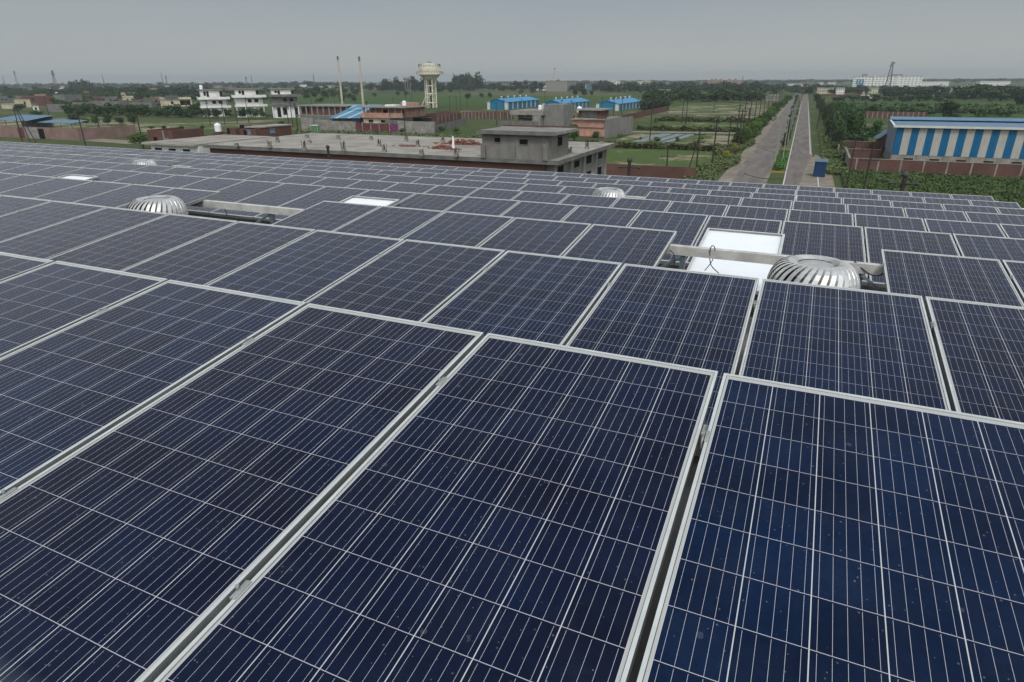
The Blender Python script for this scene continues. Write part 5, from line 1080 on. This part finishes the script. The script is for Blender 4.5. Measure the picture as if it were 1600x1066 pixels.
far(1439, 1482, 134, 127.5, 1180, 'white', 'lower white wing right of the hospital', wn=16, rows=3); far(1530, 1578, 133, 127, 1250, 'white', 'long low white building on the skyline at far right', wn=12, rows=2)
o, w, h = far(1488, 1503, 146, 138, 560, 'white', 'white house with balconies right of the hospital', D=10, wn=4); part('sloping_wing', 'white', o, (0.01, 3.0, 0, 8, 0, h+1.3), (3.01, 6, 0, 8, 0, h+2.4)); part('brick_base', 'brick', o, (3, 7.5, -1, -.01, 0, 3))
far(1230, 1243, 137, 131, 900, 'white', 'left white building at the far end of the road', wn=3); far(1247, 1261, 138, 131, 880, 'cream', 'right pale building at the far end of the road', wn=3); far(1276, 1302, 144, 138.5, 620, 'cream', 'low cream row building right of the road end', wn=7, rows=1); far(1306, 1319, 146, 138.5, 600, 'white', 'white building with balconies right of the low cream row', wn=4)
far(1358, 1372, 143, 138, 640, 'cream', 'small pale house before the hospital', wn=3); far(1460, 1467, 148, 141, 560, 'white', 'tiny white house left of the white house with a sloping wing', D=8, wn=1); far(1278, 1286, 133, 129, 1100, 'white', 'tiny white house on the skyline right of the road', D=15); far(1293, 1305, 134, 129, 1100, 'white', 'small white house on the skyline left of the hospital', D=15, wn=3)
tp = thing('white_temple', (atY(1348.5, 150, 480).x, 480, 0), 'tiny white temple with a pink pointed spire right of the road', 'temple'); part('base', 'white', tp, (-3, 3, 0, 6, 0, 3)); MB().lathe([(2.2, 3), (2, 3.6), (1.1, 5.6), (.2, 7.2)], 8, (0, 3, 0)).build('spire', M['pink'], tp); part('annex', 'white', tp, (5, 12, 0, 5, 0, 3.6)); tp.scale = (.5, .5, .62)
far(1028, 1044, 147, 141, 480, 'cream', 'low ruined cream house in the bushes left of the road', D=8, wn=3, rows=1); far(1112, 1119, 147, 144.5, 520, 'white', 'tiny white hut in the trees left of the road', D=5); far(1196, 1216, 156, 150, 420, 'concrete', 'low grey building beside the far hedge left of the road', D=8, wn=3, rows=1)
# --- right side: brick walls, kiosk, striped warehouse
wr = thing('long_brick_wall', (5.4, 100.3, 0), 'long red brick wall with pale pillars before the striped warehouse', 'wall'); hw = atY(1420, 251, 100.3).z
part('wall', 'brick', wr, (0, 36, 0, .25, 0, hw)); part('coping', 'concrete', wr, (-.03, 36.03, -.03, .28, hw+.002, hw+.06))
for i in range(14): part('pillar', 'concrete', wr, (.9+2.65*i, 1.08+2.65*i, -.04, -.002, 0, hw-.01))
part('side_wall', 'concrete', wr, (0.002, .25, .252, 17, 0, hw-.02))
for Y, xa, xb, py, px, lab in ((115.8, 5.2, 10.3, 233.5, 1350, 'second red brick wall behind the long pillared wall'), (129.5, 4.9, 11.5, 221.5, 1350, 'third red brick wall behind the small brick hut plot')):
    o = thing('brick_plot_wall', (xa, Y, 0), lab, 'wall'); h = atY(px, py, Y).z; part('wall', 'brick', o, (0, xb-xa, 0, .25, 0, h)); part('side_wall', 'concrete', o, (-.25, -.002, -6 if Y > 120 else -3, .25, 0, h-.3)); part('coping', 'concrete', o, (0, xb-xa, -.03, .28, h+.002, h+.05))
hu = thing('brick_hut', (YX(1368, 232, 1)*0+atY(1370, 234, 124).x, 124, 0), 'small brick hut with a pale blue roof left of the striped warehouse', 'hut'); hh_ = atY(1378, 217, 124).z
mb = MB(); mb.add([(0, 0, 0), (2.8, 0, 0), (2.8, 0, hh_), (1.4, 0, hh_+1.1), (0, 0, hh_)], [(0, 1, 2, 3, 4)]); mb.box(0, .15, .01, 5, 0, hh_); mb.box(2.65, 2.8, .01, 5, 0, hh_); mb.build('wall', M['brick'], hu)
slab4([(1.4, -.2, hh_+1.2), (3.1, -.2, hh_-.05), (3.1, 5.2, hh_-.05), (1.4, 5.2, hh_+1.2)]).build('roof', M['paleblue'], hu); slab4([(-.3, -.2, hh_-.05), (1.38, -.2, hh_+1.2), (1.38, 5.2, hh_+1.2), (-.3, 5.2, hh_-.05)]).build('roof', M['paleblue'], hu); wins(hu, '-y', 0, 0, [(.9, 1.6, .6, 2.0)])
YW = 112.; x0w = atY(1393, 241.5, YW).x; ws = thing('striped_warehouse', (x0w, YW, 0), 'large warehouse clad in blue and cream vertical stripes at right', 'warehouse')
zl, ze = atY(1393, 241.5, YW).z, atY(1402, 200, YW).z+.38; Lw, Dw = 40., 18.
Dw = 14.; zp = atY(1500, 190.2, YW+Dw/2-.7).z+.1
part('base_wall', 'concrete', ws, (.05, Lw, .05, Dw, 0, zl)); MB().box(0, Lw, 0, .12, zl+.002, ze).build('striped_wall', M['bluestripe'], ws)
mb = MB(); mb.add([(-.002, 0, zl), (-.002, Dw, zl), (-.002, Dw, ze), (-.002, Dw/2, zp), (-.002, 0, ze)], [(4, 3, 2, 1, 0)]); mb.build('gable_wall', M['sidestripe'], ws)
for i in range(12): part('base_opening', 'dark', ws, (1.7+3.3*i, 2.9+3.3*i, .01, .045, zl-.75, zl-.45)); part('pilaster', 'concrete', ws, (.0+3.3*i, .2+3.3*i, -.02, .04, 0, zl-.01))
slab4([(-.5, -.45, ze-.02), (Lw, -.45, ze-.02), (Lw, Dw/2-.7, zp-.1), (-.5, Dw/2-.7, zp-.1)]).build('roof', M['paleblue'], ws); slab4([(-.5, Dw/2+.7, zp-.1), (Lw, Dw/2+.7, zp-.1), (Lw, Dw+.45, ze-.02), (-.5, Dw+.45, ze-.02)]).build('roof', M['paleblue'], ws)
part('fascia', 'sheetwhite', ws, (-.55, Lw, -.56, -.46, ze-.28, ze+.02)); slab4([(-.62, -.5, ze+.10), (-.4, -.5, ze+.10), (-.4, Dw/2-.7, zp+.05), (-.62, Dw/2-.7, zp+.05)], .16).build('verge_trim', M['white'], ws)
part('ridge_gap', 'dark', ws, (-.3, Lw, Dw/2-.6, Dw/2+.6, zp-.4, zp+.12)); slab4([(-.6, Dw/2-1.3, zp+.14), (Lw, Dw/2-1.3, zp+.14), (Lw, Dw/2, zp+.46), (-.6, Dw/2, zp+.46)]).build('ridge_cap', M['paleblue'], ws); slab4([(-.6, Dw/2+.002, zp+.46), (Lw, Dw/2+.002, zp+.46), (Lw, Dw/2+1.3, zp+.14), (-.6, Dw/2+1.3, zp+.14)]).build('ridge_cap', M['paleblue'], ws)
part('downpipe', 'sheetwhite', ws, (17.6, 17.72, -.15, -.02, zl-.5, ze-.3))
g_ = G(1270, 277); kk = thing('blue_kiosk', (g_.x, g_.y, 0), 'blue metal kiosk with a grey blue roof beside the road', 'kiosk'); part('body', 'kiosk', kk, (0, 1.4, 0, 2.2, 0, 1.95)); slab4([(-.1, -.12, 2.03), (1.52, -.12, 2.03), (1.52, 2.4, 2.12), (-.1, 2.4, 2.12)], .07).build('roof', M['kioskroof'], kk); part('door', 'bluedark', kk, (-.03, -.002, .6, 1.5, .1, 1.75))
wallpx(1305, 1446, 186, 174.5, 'brick', 'long low red brick wall across the fields above the brick plots', Y=None, pillars=18)
wallpx(1282, 1345, 151, 147.5, 'brick', 'far long brick wall at the end of the fields right of the road', Y=None)
o = thing('low_brick_wall', (-30, 84, 0), 'low red brick wall just beyond the roof left of the near utility poles', 'wall'); part('wall', 'brick', o, (-5, 17.5, 0, .3, 0, atY(1010, 259, 84).z)); 

# ------------------------------------------------------------------ haze
hz = MB().box(-5900, 5900, -290, 6500, -1, 60).build('haze', None); tag(hz, kind='stuff')
m, t, b = NT('pale_haze'); t.nodes.remove(b); pv = t.nodes.new('ShaderNodeVolumePrincipled'); pv.inputs['Color'].default_value = (.82, .89, .91, 1); pv.inputs['Density'].default_value = .00024; pv.inputs['Anisotropy'].default_value = .3
t.links.new(pv.outputs[0], t.nodes['Material Output'].inputs['Volume']); hz.data.materials.append(m)
